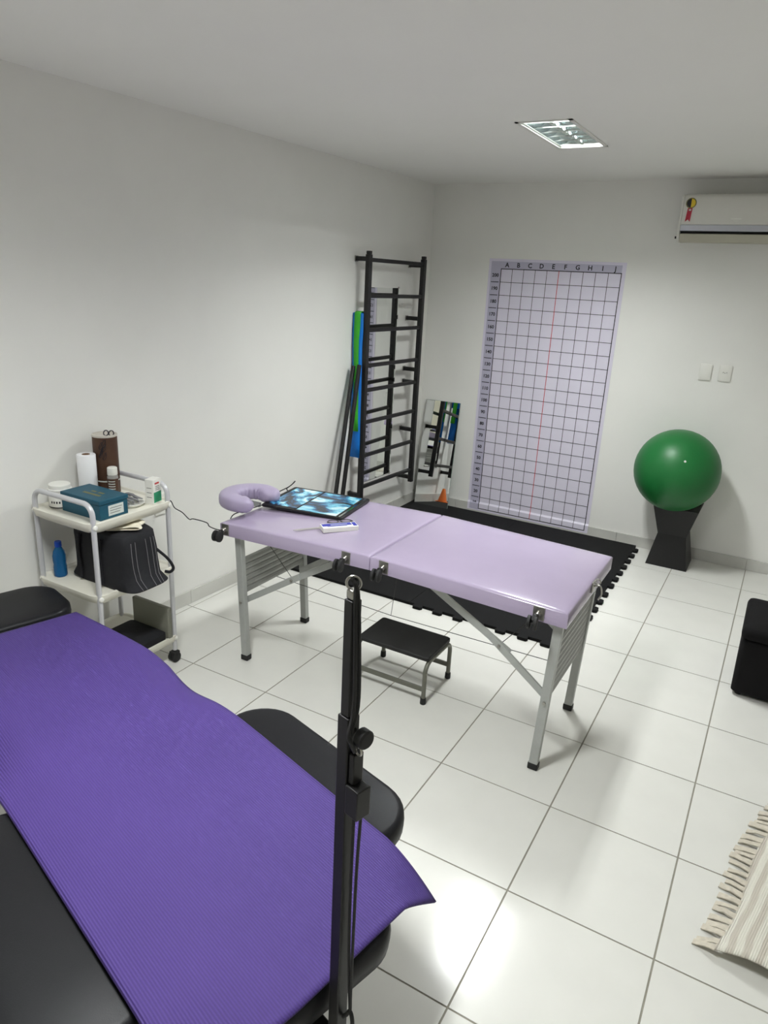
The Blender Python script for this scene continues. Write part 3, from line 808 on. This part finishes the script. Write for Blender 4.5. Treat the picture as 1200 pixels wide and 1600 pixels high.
# power cord from the outlet to the light panel
cordpts = [(wx(-2.868,0.046),-2.868,0.690),(-0.03,-2.86,0.685),(0.0,-2.865,0.655),(0.07,-2.88,0.648),(0.14,-2.90,0.630),(0.18,-2.91,0.643),(0.29,-2.93,0.652),(0.32,-2.94,0.640),(0.40,-2.965,0.648),(0.475,-2.98,0.67),(0.482,-2.95,0.735),(0.52,-2.90,0.757),(0.545,-2.80,0.765)]
xinv = (Matrix.Translation((xc, yc, xz)) @ Matrix.Rotation(math.radians(8.5), 4, 'Z')).inverted()
MB().tube([xinv @ q for q in smoothpath(cordpts, 5)], 0.0026, 7).build('power_cord', M_rubber, xl)
# small carton
cz0 = tz(1.03,-2.84)
cb2 = thing('small_carton', 'small flat white carton with blue print beside the light panel', 'carton', (1.045,-2.850,cz0+0.001), math.radians(50))
MB().box(-0.085,0.085,-0.032,0.032,0,0.022).build('carton', M_white, cb2, bevel=0.001)
MB().box(-0.08,0.06,-0.006,0.026,0.0221,0.0225).build('print_band', M_blueprint, cb2)
MB().box(-0.06,0.035,-0.014,-0.009,0.0221,0.0225).build('print_line', M_blueprint, cb2)
MB().box(0.064,0.082,-0.022,0.024,0.0221,0.0225).build('print_band', M_blueprint, cb2)
MB().box(-0.04,0.04,0.004,0.010,0.0226,0.0229).build('print_line', M_label, cb2)
# spectacles
gz = tz(0.99,-2.77)+0.003
gl = thing('spectacles', 'thin wire spectacles lying by the small carton', 'glasses', (0.985,-2.757,gz), math.radians(48))
for s in (-1,1):
    MB().tube([(s*0.032+0.026*math.cos(a*PI/12), 0.020*math.sin(a*PI/12), 0.002) for a in range(24)], 0.0021, 6, closed=True).build('rim', M_wire, gl)
    MB().tube(smoothpath([(s*0.058,0.002,0.002),(s*0.060,-0.014,0.003),(s*0.02,-0.026+0.003*s,0.004),(-s*0.055,-0.030+0.004*s,0.003)]), 0.0017, 6).build('temple', M_wire, gl)
MB().tube(smoothpath([(-0.007,0.004,0.002),(0,0.009,0.004),(0.007,0.004,0.002)]), 0.0014, 6).build('bridge', M_wire, gl)
pn = MB(); pz = tz(0.93,-2.87)+0.006
pn.tube([(0.885,-2.992,pz),(0.90,-2.975,pz),(1.000,-2.835,pz),(1.012,-2.818,pz)], [0.002,0.0045,0.0045,0.003], 8)
tag(pn.build('clear_pen', M_clear), 'slim clear plastic pen lying behind the small carton', 'pen')

# ------------------------------------------------------------------ trolley
tr = thing('trolley', 'white three-tier trolley with tube frame and black casters', 'trolley', (0.13, -3.41, 0))
TLx, TRx, TYn, TYf = -0.190, 0.190, -0.212, 0.200
for yy in (TYn, TYf):
    R = 0.05; zt = 0.925
    f = lambda a, b: (a, yy, b)
    path = [(TLx,yy,0.062),(TLx,yy,zt-R)] + arc((TLx+R,zt-R), R, PI, PI/2, 7, f)[1:] + arc((TRx-R,zt-R), R, PI/2, 0, 7, f) + [(TRx,yy,0.062)]
    MB().tube(path, 0.0115, 12).build('frame_loop', M_trolley, tr)
TRAYS = (0.815, 0.485, 0.118)
for zt in TRAYS:
    b = MB()
    hx_, hy_ = 0.208, 0.232
    b.loft([rr(0,-0.005,hx_-0.03,hy_-0.03,0.05,zt-0.022), rr(0,-0.005,hx_-0.006,hy_-0.006,0.05,zt-0.004), rr(0,-0.005,hx_,hy_,0.05,zt+0.018), rr(0,-0.005,hx_,hy_,0.05,zt+0.030), rr(0,-0.005,hx_-0.010,hy_-0.010,0.045,zt+0.031), rr(0,-0.005,hx_-0.018,hy_-0.018,0.04,zt+0.022)])
    tray = b.build('tray', M_tray, tr, smooth=40)
    for xx in (TLx, TRx):
        for yy in (TYn, TYf):
            s = 1 if xx > 0 else -1
            MB().lathe([(0.011,0.0),(0.012,0.004),(0.009,0.009),(0.002,0.011)], (0,0,0), 12).build('bolt_cap', M_white, tray)
            q = tray.children[-1]; q.location = (xx+s*0.008, yy, zt+0.012); q.rotation_euler = (0, s*PI/2, 0)
for xx in (TLx, TRx):
    for yy in (TYn, TYf):
        c = MB(); c.lathe([(0.0095,0.05),(0.0095,0.085)], (xx,yy,0), 10); c.box(xx-0.018,xx+0.018,yy-0.024,yy+0.016,0.036,0.056)
        ca = c.build('caster', M_rubber, tr, bevel=0.003)
        for s in (-1,1):
            c0 = Vector((xx+s*0.0125, yy-0.006, 0.0262)); dv = Vector((1,0,0))
            MB().tube([c0-dv*0.009, c0-dv*0.006, c0+dv*0.006, c0+dv*0.009], [0.021,0.026,0.026,0.021], 18).build('wheel', M_rubber, ca)
Z1, Z2, Z3 = TRAYS[0]+0.0225, TRAYS[1]+0.0225, TRAYS[2]+0.0225
# brown tube holder
b = thing('brown_container', 'tall brown cylindrical container with dark scribbles on the trolley top', 'container', (-0.012, -3.268, Z1))
MB().lathe([(0.054,0.0),(0.056,0.004),(0.056,0.276)], n=32).build('body', M_brown, b)
MB().loft([[(r*math.cos(2*PI*k/32), r*math.sin(2*PI*k/32), z) for k in range(32)] for r, z in ((0.0565,0.2765),(0.0575,0.279),(0.0575,0.286),(0.0515,0.287),(0.051,0.280))], True, True).build('rim', M_tubein, b)
MB().loft([[(r*math.cos(2*PI*k/32), r*math.sin(2*PI*k/32), z) for k in range(32)] for r, z in ((0.0562,0.064),(0.0572,0.065),(0.0572,0.069),(0.0562,0.070))], False, False).build('trim_ring', M_label, b)
for k in range(7):
    a0 = math.radians(-58 + random.uniform(-14, 16)); zc = 0.19+0.01*k
    pts = []
    for q in range(9):
        a = a0 + 0.16*math.sin(q*1.3+k); z = zc + 0.018*math.cos(q*1.1+k*0.7)
        pts.append((0.0565*math.cos(a), 0.0565*math.sin(a), z))
    MB().tube(smoothpath(pts, 3), 0.0012, 5).build('scribble', M_ink, b)
for k, (dx, dy) in enumerate(((0.012, 0.0), (0.034, 0.012))):
    MB().tube([(dx+0.016*math.cos(q*PI/8), dy+0.004*math.sin(q*PI/8), 0.291+0.012*math.sin(q*PI/8)) for q in range(16)], 0.0025, 6, closed=True).build('scissor_handle', M_ink, b)
# paper roll
b = thing('paper_roll', 'white paper towel roll standing on the trolley top', 'paper roll', (-0.018, -3.373, Z1))
MB().loft([[(r*math.cos(2*PI*k/28), r*math.sin(2*PI*k/28), z) for k in range(28)] for r, z in ((0.041,0.0),(0.042,0.003),(0.042,0.203),(0.040,0.206),(0.0185,0.206))], True, False).build('paper', M_paper, b)
MB().loft([[(r*math.cos(2*PI*k/28), r*math.sin(2*PI*k/28), z) for k in range(28)] for r, z in ((0.0185,0.206),(0.017,0.2065),(0.0165,0.17))], False, True).build('core', M_card, b)
# clear bottle
b = thing('clear_bottle', 'small clear bottle with white cap and brown label before the brown container', 'bottle', (0.066, -3.302, Z1))
MB().lathe([(0.022,0.0),(0.0245,0.004),(0.0245,0.10),(0.020,0.108)], n=20).build('body', M_clear, b)
MB().loft([[(0.0248*math.cos(2*PI*k/20), 0.0248*math.sin(2*PI*k/20), z) for k in range(20)] for z in (0.018,0.092)], False, False).build('label', M_brown, b)
for k in range(5):
    MB().loft([[(0.0252*math.cos(-1.6+1.3*q/8), 0.0252*math.sin(-1.6+1.3*q/8), z) for q in range(9)] for z in (0.03+k*0.012, 0.034+k*0.012)], False, False).build('label_line', M_label, b)
MB().lathe([(0.0225,0.1085),(0.0235,0.111),(0.0225,0.142),(0.019,0.145)], n=20).build('cap', M_white, b)
# white jar
b = thing('white_jar', 'white plastic jar with a wide screw lid on the trolley top', 'jar', (0.002, -3.538, Z1))
MB().lathe([(0.046,0.0),(0.049,0.004),(0.049,0.074),(0.044,0.08)], n=28).build('body', M_white, b)
MB().lathe([(0.0505,0.0805),(0.0505,0.086),(0.046,0.088),(0.046,0.104),(0.043,0.107)], n=28).build('lid', M_white, b)
MB().loft([[(0.0494*math.cos(2*PI*k/28), 0.0494*math.sin(2*PI*k/28), z) for k in range(28)] for z in (0.004,0.009)], False, False).build('dark_band', M_ink, b)
for k in range(4):
    a = -1.5+k*0.24
    MB().loft([[(0.0495*math.cos(a+q*0.06), 0.0495*math.sin(a+q*0.06), z) for q in range(3)] for z in (0.026,0.036)], False, False).build('printed_dot', M_ink, b)
# teal box
b = thing('teal_box', 'dark teal cardboard box with white label on the trolley top', 'box', (0.180, -3.497, Z1))
MB().box(-0.125,0.122,-0.074,0.074,0.0,0.068).build('base', M_teal, b, bevel=0.002)
MB().box(-0.128,0.125,-0.077,0.077,0.0685,0.089).build('lid', M_teal, b, bevel=0.003)
MB().box(0.1222,0.1226,-0.030,0.050,0.012,0.058).build('label', M_label, b)
for k in range(3): MB().box(0.1227,0.1229,-0.022,0.030+0.006*k,0.022+k*0.011,0.025+k*0.011).build('label_line', M_print, b)
for k in range(2):
    MB().box(-0.045+k*0.05,0.01+k*0.055,-0.028,-0.012,0.0891,0.0894).build('gold_print', M_gold, b)
    MB().box(-0.03+k*0.045,0.0+k*0.05,0.004,0.018,0.0891,0.0894).build('gold_print', M_gold, b)
# instrument dish
b = tag(MB().loft([rr(0,0,0.075,0.042,0.04,0.0), rr(0,0,0.092,0.056,0.05,0.016), rr(0,0,0.090,0.054,0.05,0.017), rr(0,0,0.074,0.040,0.04,0.004)]).build('instrument_dish', M_white), 'shallow white dish of grey instruments on the trolley top', 'dish')
b.location = (0.196, -3.345, Z1); b.rotation_euler = (0,0,math.radians(4))
for k in range(3):
    cx, cyy = 0.190, -3.369+0.024*k
    pts = [(-0.062,-0.006,0.004),(-0.04,0.01,0.012),(0.0,0.012,0.022+0.003*k),(0.04,0.0,0.016),(0.066,-0.012,0.010)]
    q = MB(); q.tube(smoothpath([(x, y_, z+0.004) for x, y_, z in pts], 4), [0.003+0.004*math.sin(PI*i/16) for i in range(17)], 8)
    q.tube(smoothpath([(x, -y_*0.8+0.002, z+0.013) for x, y_, z in pts], 4), [0.003+0.0035*math.sin(PI*i/16) for i in range(17)], 8)
    o = q.build('hand_instrument', M_grey); o.location = (cx+0.004*k, cyy, Z1+0.006); o.rotation_euler = (0,0,math.radians(4))
    tag(o, 'curved grey metal hand instrument lying in the white dish', 'instrument', 'grey instruments in the trolley dish')
# medicine carton
b = thing('medicine_carton', 'upright white and green medicine carton at the trolley corner', 'carton', (0.272, -3.248, Z1), math.radians(12))
MB().box(-0.022,0.022,-0.030,0.030,0,0.115).build('carton', M_white, b, bevel=0.001)
MB().box(0.0221,0.0224,-0.028,0.028,0.006,0.055).build('green_panel', M_greenprint, b)
MB().box(0.0221,0.0224,-0.018,0.014,0.092,0.100).build('red_print', M_redprint, b)
for k in range(3):
    MB().box(0.0221,0.0224,-0.014,0.016,0.064+k*0.008,0.067+k*0.008).build('print_line', M_print, b)
    MB().box(-0.014,0.012,-0.0304,-0.0301,0.03+k*0.022,0.033+k*0.022).build('print_line', M_print, b)
# blue bottle
b = thing('blue_bottle', 'blue plastic water bottle on the middle trolley tray', 'bottle', (-0.008, -3.568, Z2))
loops = []
for r, z in ((0.026,0.0),(0.029,0.004),(0.029,0.045),(0.027,0.06),(0.029,0.075),(0.029,0.10),(0.024,0.122),(0.015,0.138),(0.0125,0.142)):
    loops.append([(r*(1-0.05*abs(math.sin(3*2*PI*k/36)))*math.cos(2*PI*k/36), r*(1-0.05*abs(math.sin(3*2*PI*k/36)))*math.sin(2*PI*k/36), z) for k in range(36)])
MB().loft(loops).build('body', M_bluep, b)
MB().lathe([(0.0145,0.1425),(0.0155,0.145),(0.0150,0.166),(0.0135,0.168)], n=20).build('cap', M_bluecap, b)
# black tote bag
bg = thing('tote_bag', 'black canvas tote bag with stitched straps on the middle trolley tray', 'bag', (0.205, -3.425, Z2+0.001), math.radians(0))
def sec(cx, cy, hx, hy, z, e=3.2, n=40, amp=0.0, ph=0.0):
    L = []
    for k in range(n):
        a = 2*PI*k/n; c, s = math.cos(a), math.sin(a)
        rx = math.copysign(abs(c)**(2/e), c)*hx; ry = math.copysign(abs(s)**(2/e), s)*hy
        w = 1 + amp*math.sin(5*a+ph) + amp*0.6*math.sin(9*a+2*ph)
        L.append((cx+rx*w, cy+ry*w, z))
    return L
secs = [(0.02,0,0.205,0.112,0.0005,5,0.0),(0.02,0,0.214,0.118,0.012,6,0.01),(0.010,0.0,0.190,0.109,0.045,5,0.012),(0.004,0.0,0.184,0.107,0.10,5,0.012),(0.0,0.0,0.182,0.107,0.16,5,0.013),
        (-0.004,0.0,0.181,0.106,0.21,5,0.015),(-0.006,0.0,0.178,0.103,0.243,5,0.016),(-0.008,0.0,0.168,0.094,0.252,4.5,0.016),(-0.01,0.0,0.10,0.05,0.255,3,0.0)]
MB().loft([sec(cx,cy,hx_,hy_,z,e,40,am,z*30) for cx,cy,hx_,hy_,z,e,am in secs]).build('body', M_bag, bg, smooth=70)
def on_x(z):  # +x face offset by height
    for a, c in zip(secs, secs[1:]):
        if a[4] <= z <= c[4]:
            t = (z-a[4])/(c[4]-a[4]); return (a[0]+a[2]) + t*((c[0]+c[2])-(a[0]+a[2]))
    return 0.15
def on_y(z):
    for a, c in zip(secs, secs[1:]):
        if a[4] <= z <= c[4]:
            t = (z-a[4])/(c[4]-a[4]); return a[3] + t*(c[3]-a[3])
    return 0.1
for yy, bow in ((-0.062, -0.008), (-0.040, -0.006), (0.012, 0.004), (0.040, 0.006), (0.056, 0.008)):
    MB().tube([(on_x(z)*1.012+0.002, yy+bow*math.sin(z*12), z) for z in [0.012+0.019*k for k in range(12)]], 0.0009, 5).build('stitching', M_stitch, bg)
for xx in (-0.09, 0.05):
    MB().tube([(xx-0.02*math.sin(z*12), -on_y(z)*1.02-0.003, z) for z in [0.012+0.019*k for k in range(12)]], 0.007, 6).build('strap', M_bag, bg)
MB().tube(smoothpath([(0.165,0.085,0.15),(0.205,0.115,0.10),(0.222,0.13,0.055),(0.214,0.118,0.035),(0.198,0.10,0.04)]), 0.007, 8).build('strap_loop', M_bag, bg)
# cream cloth
b = MB(); prof = []
NP = 26
lo, up_ = [], []
cl_path = smoothpath([(-0.075,0,0.0),(-0.02,0,0.004),(0.045,0,0.006),(0.066,0,0.016),(0.05,0,0.028),(-0.01,0,0.020),(-0.065,0,0.010)], 5)
loops = []
for k in range(9):
    y_ = -0.05+0.1*k/8
    loops.append([(p.x+0.006*math.sin(k*1.1), y_, p.z+0.003*math.sin(k*1.7+p.x*30)) for p in cl_path])
n = len(cl_path); vs = [p for l in loops for p in l]; fs = [(k*n+i, k*n+i+1, (k+1)*n+i+1, (k+1)*n+i) for k in range(8) for i in range(n-1)]
o = MB().add(vs, fs).build('folded_cloth', M_cream, smooth=80); s = o.modifiers.new('solid','SOLIDIFY'); s.thickness = 0.005; s.offset = 0
o.location = (0.290, -3.430, Z2+0.2625); o.rotation_euler = (0, math.radians(2), math.radians(38)); o.scale = (1, 1, 0.6)
tag(o, 'cream folded cloth lying on top of the black tote bag', 'cloth')
# case on the lower tray
b = thing('instrument_case', 'open black case with smoky lid on the lowest trolley tray', 'case', (0.205, -3.345, Z3))
MB().loft([rr(0,-0.015,0.118,0.094,0.02,0.0), rr(0,-0.015,0.122,0.098,0.02,0.006), rr(0,-0.015,0.122,0.098,0.02,0.040), rr(0,-0.015,0.11,0.086,0.02,0.050), rr(0,-0.015,0.06,0.05,0.02,0.053)]).build('padded_base', M_bag, b, smooth=50)
lid = MB().box(-0.125,0.125,-0.013,0.013,0,0.165).build('lid', M_smoke, b, bevel=0.006)
lid.location = (0.008, 0.098, 0.004)

# ------------------------------------------------------------------ orange cone below the ladder
b = thing('training_cone', 'small orange plastic cone on the black mat, seen in the leaning mirror', 'cone', (0.062, -0.98, 0.0182))
MB().loft([rr(0,0,0.06,0.06,0.015,0.0), rr(0,0,0.06,0.06,0.015,0.006)]).build('base', M_orange, b)
MB().lathe([(0.045,0.0062),(0.015,0.13),(0.013,0.132)], n=20).build('cone', M_orange, b)

# ------------------------------------------------------------------ therapy bench (foreground)
UA = math.atan2(-0.270, 0.963)
S0, T0 = 2.60, -3.824
bx0, by0 = S0*0.963 + T0*0.270, -S0*0.270 + T0*0.963
bn = thing('therapy_bench', 'black padded therapy bench with side wings, under the purple mat', 'bench', (bx0, by0, 0), UA)
def pad(name, s0, s1, t0, t1, z1, th, r, slope=None):
    cx, cy, hx_, hy_ = (s0+s1)/2, (t0+t1)/2, (s1-s0)/2, (t1-t0)/2
    L = [rr(cx,cy,hx_-0.012,hy_-0.012,r,z1-th,8), rr(cx,cy,hx_-0.002,hy_-0.002,r,z1-th+0.010,8), rr(cx,cy,hx_,hy_,r,z1-th*0.5,8), rr(cx,cy,hx_-0.002,hy_-0.002,r,z1-0.012,8), rr(cx,cy,hx_-0.009,hy_-0.009,r,z1-0.003,8), rr(cx,cy,hx_-0.022,hy_-0.022,r,z1,8), rr(cx,cy,hx_*0.5,hy_*0.5,r*0.5,z1+0.001,8)]
    if slope: L = [[(p[0],p[1],p[2]+slope(p[0])) for p in l] for l in L]
    return MB().loft(L).build(name, M_vinyl, bn, smooth=60)
pad('main_pad', -0.62, 0.757, -0.205, 0.205, 0.595, 0.075, 0.10)
pad('wing_pad', -0.115, 0.555, 0.215, 0.470, 0.590, 0.065, 0.13)
pad('wing_pad', -0.135, 0.575, -0.52, -0.215, 0.590, 0.065, 0.13)
pad('slanted_pad', -1.17, -0.64, -0.25, 0.21, 0.585, 0.07, 0.09, slope=lambda s: (s+0.64)*0.066)
pad('head_pad', -1.53, -1.19, -0.33, 0.290, 0.55, 0.07, 0.11)
fb = MB(); fb.bar((-1.5,0,0.36),(0.74,0,0.36), 0.06, 0.08); fb.build('frame_beam', M_blacksteel, bn, bevel=0.004)
for s in (-1.35, 0.35):
    MB().bar((s,-0.30,0.03),(s,0.30,0.03), 0.05, 0.05).build('floor_bar', M_blacksteel, bn, bevel=0.004)
    MB().bar((s,0,0.0555),(s,0,0.319), 0.06, 0.06, up=(1,0,0)).build('leg', M_blacksteel, bn, bevel=0.004)
    for t in (-0.30, 0.30):
        MB().bar((s,t-0.02,0.0005),(s,t+0.02,0.0005+0.006), 0.06, 0.012).build('foot_pad', M_rubber, bn)
for s in (0.0, 0.42):
    MB().bar((s,-0.47,0.50),(s,0.45,0.50), 0.04, 0.04).build('cross_arm', M_blacksteel, bn, bevel=0.003)
    MB().bar((s,0,0.4005),(s,0,0.479), 0.05, 0.05, up=(1,0,0)).build('riser', M_blacksteel, bn)
MB().bar((0.575,0.21,0.485),(0.575,0.21,0.524), 0.05, 0.05, up=(1,0,0)).build('wing_hinge', M_blacksteel, bn, bevel=0.003)
MB().bar((0.575,0.17,0.484),(0.42,0.17,0.484), 0.03, 0.03).build('wing_strut', M_blacksteel, bn)
MB().bar((-0.9,0,0.4005),(-0.9,0,0.495), 0.05, 0.05, up=(1,0,0)).build('riser', M_blacksteel, bn)
MB().bar((-1.35,0,0.4005),(-1.35,0,0.479), 0.05, 0.05, up=(1,0,0)).build('riser', M_blacksteel, bn)
# pulley post at the bench end
ps, pt = 3.3746-S0+0.012, -3.8496-T0
PA = 0.0
def ploc(dx, dy): return (ps+dx*math.cos(PA)-dy*math.sin(PA), pt+dx*math.sin(PA)+dy*math.cos(PA))
upv = (math.cos(PA), math.sin(PA), 0)
post = MB().bar((ps,pt,1.2165),(ps,pt,1.418), 0.0195, 0.0195, up=upv).build('post_inner', M_blacksteel, bn, bevel=0.002)
outer = MB().bar((ps,pt,0.02),(ps,pt,1.216), 0.0255, 0.0255, up=upv).build('post_outer', M_blacksteel, bn, bevel=0.002)
MB().bar((ps-0.045,pt,0.36),(ps-0.016,pt,0.36), 0.05, 0.06).build('post_bracket', M_blacksteel, bn)
MB().bar((ps,pt-0.2,0.012),(ps,pt+0.2,0.012), 0.05, 0.022).build('post_foot', M_blacksteel, bn, bevel=0.003)
MB().box(-0.008,0.008,-0.008,0.008,0,0.016).build('eyelet_base', M_steel, post, bevel=0.003)
post.children[-1].location = (ps, pt, 1.4185)
rg = MB(); rg.tube([(0.011*math.cos(a*PI/10), 0, 0.011*math.sin(a*PI/10)) for a in range(20)], 0.0022, 8, closed=True)
rg.build('eyelet_ring', M_steel, post); r_ = post.children[-1]; r_.location = (ps, pt, 1.444); r_.rotation_euler = (0,0,math.radians(40))
# knob, clip and box bracket on the camera-right face
fx, fy = ploc(1.0, 0.0); ndir = Vector((fx-ps, fy-pt, 0)).normalized(); sdir = Vector((ndir.y, -ndir.x, 0))
P0 = Vector((ps, pt, 0))
def pp(n_, s_, z): return P0 + ndir*n_ + sdir*s_ + Vector((0,0,z))
kb = MB(); kb.tube([pp(0.0135,0,1.190), pp(0.026,0,1.190)], 0.007, 12); kb.tube([pp(0.0262,0,1.190), pp(0.029,0,1.190), pp(0.043,0,1.190), pp(0.046,0,1.190)], [0.013,0.016,0.016,0.013], 18)
kb.build('knob', M_rubber, outer)
cl = MB(); cl.bar(pp(0.0195,-0.002,1.097), pp(0.0195,-0.002,1.154), 0.022, 0.012, up=ndir); cl.build('cord_lock', M_blacksteel, outer, bevel=0.002)
MB().tube([pp(0.026,0,1.161)+Vector((0,0,0.0))+ndir*(0.007*math.cos(a*PI/8))+Vector((0,0,0.008*math.sin(a*PI/8))) for a in range(16)], 0.002, 6, closed=True).build('cord_ring', M_steel, outer)
bxm = MB(); bxm.bar(pp(0.0285,0,1.040), pp(0.0285,0,1.096), 0.030, 0.030, up=ndir); bxm.build('socket_box', M_blacksteel, outer, bevel=0.002)
MB().tube(smoothpath([pp(0.001,0.004,1.452), pp(0.012,0.002,1.43), pp(0.0175,0.0,1.34), pp(0.019,-0.001,1.24), pp(0.0285,0.0225,1.20), pp(0.030,0.012,1.167)], 6), 0.0035, 8).build('pull_cord', M_rubber, outer)
MB().tube(smoothpath([pp(0.001,-0.004,1.452), pp(0.014,0.008,1.42), pp(0.0185,0.008,1.33), pp(0.0205,0.009,1.24), pp(0.030,0.027,1.20), pp(0.026,0.004,1.170)], 6), 0.003, 8).build('pull_cord', M_rubber, outer)
MB().tube(smoothpath([pp(0.024,0.002,1.039), pp(0.023,0.002,0.93), pp(0.022,0.0,0.80), pp(0.027,0.0,0.67), pp(0.033,0.0,0.60)], 6), 0.0028, 8).build('pull_cord', M_rubber, outer)
MB().tube(smoothpath([pp(0.034,-0.004,1.039), pp(0.034,0.0,0.93), pp(0.033,0.0,0.80), pp(0.033,0.0,0.65), pp(0.034,0.0,0.60)], 6), 0.0028, 8).build('pull_cord', M_rubber, outer)
MB().tube(smoothpath([pp(0.016,0,0.565), pp(0.024,0,0.578), pp(0.033,0,0.595), pp(0.040,0,0.58), pp(0.041,0,0.54), pp(0.040,0,0.44), pp(0.030,0,0.40)], 6), 0.004, 8).build('cord_hook', M_rubber, outer)

# ------------------------------------------------------------------ yoga mat
ym_t0, ym_t1 = -0.320, 0.318
def yz(s, t):
    if s > -0.60: z = 0.5985
    else: z = 0.5985 + 0.0 
    k = min(max((-0.62-s)/0.52, 0), 1)
    z -= 0.036*k
    # sag in the gap between slanted pad and wings, at both edges
    e = max(0.0, (abs(t)-0.205)/0.115)
    sag = math.exp(-((s+0.37)/0.16)**2)
    z -= 0.045*sag*e**1.3
    # unsupported edges past the wings droop
    q = max(0.0, (s-0.56)/0.19)
    if q > 0: z -= 0.088*min(q,1.2)**1.6*e**1.2 if t > 0 else 0.030*min(q,1.2)**1.6*e**1.2
    z += 0.0018*math.sin(s*7+t*5)
    return z
ns, nt_ = 120, 40
s_a, s_b = -1.115, 0.758
vs = []; fs = []
for i in range(ns+1):
    for j in range(nt_+1):
        s = s_a+(s_b-s_a)*i/ns; t = ym_t0+(ym_t1-ym_t0)*j/nt_
        s -= 0.030*max(0, s-0.3)/0.45*max(0, t+0.1)/0.42
        tt = t - 0.068*min(max((-0.50-s)/0.6, 0), 1.2)
        vs.append((s, tt, yz(s, t)))
for i in range(ns):
    for j in range(nt_):
        fs.append((i*(nt_+1)+j, (i+1)*(nt_+1)+j, (i+1)*(nt_+1)+j+1, i*(nt_+1)+j+1))
ymo = MB().add(vs, fs).build('yoga_mat', M_yoga, smooth=80)
s = ymo.modifiers.new('solid', 'SOLIDIFY'); s.thickness = 0.006; s.offset = 1
ymo.location = (bx0, by0, 0); ymo.rotation_euler = (0,0,UA)
tag(ymo, 'purple ribbed yoga mat spread over the black bench', 'yoga mat')
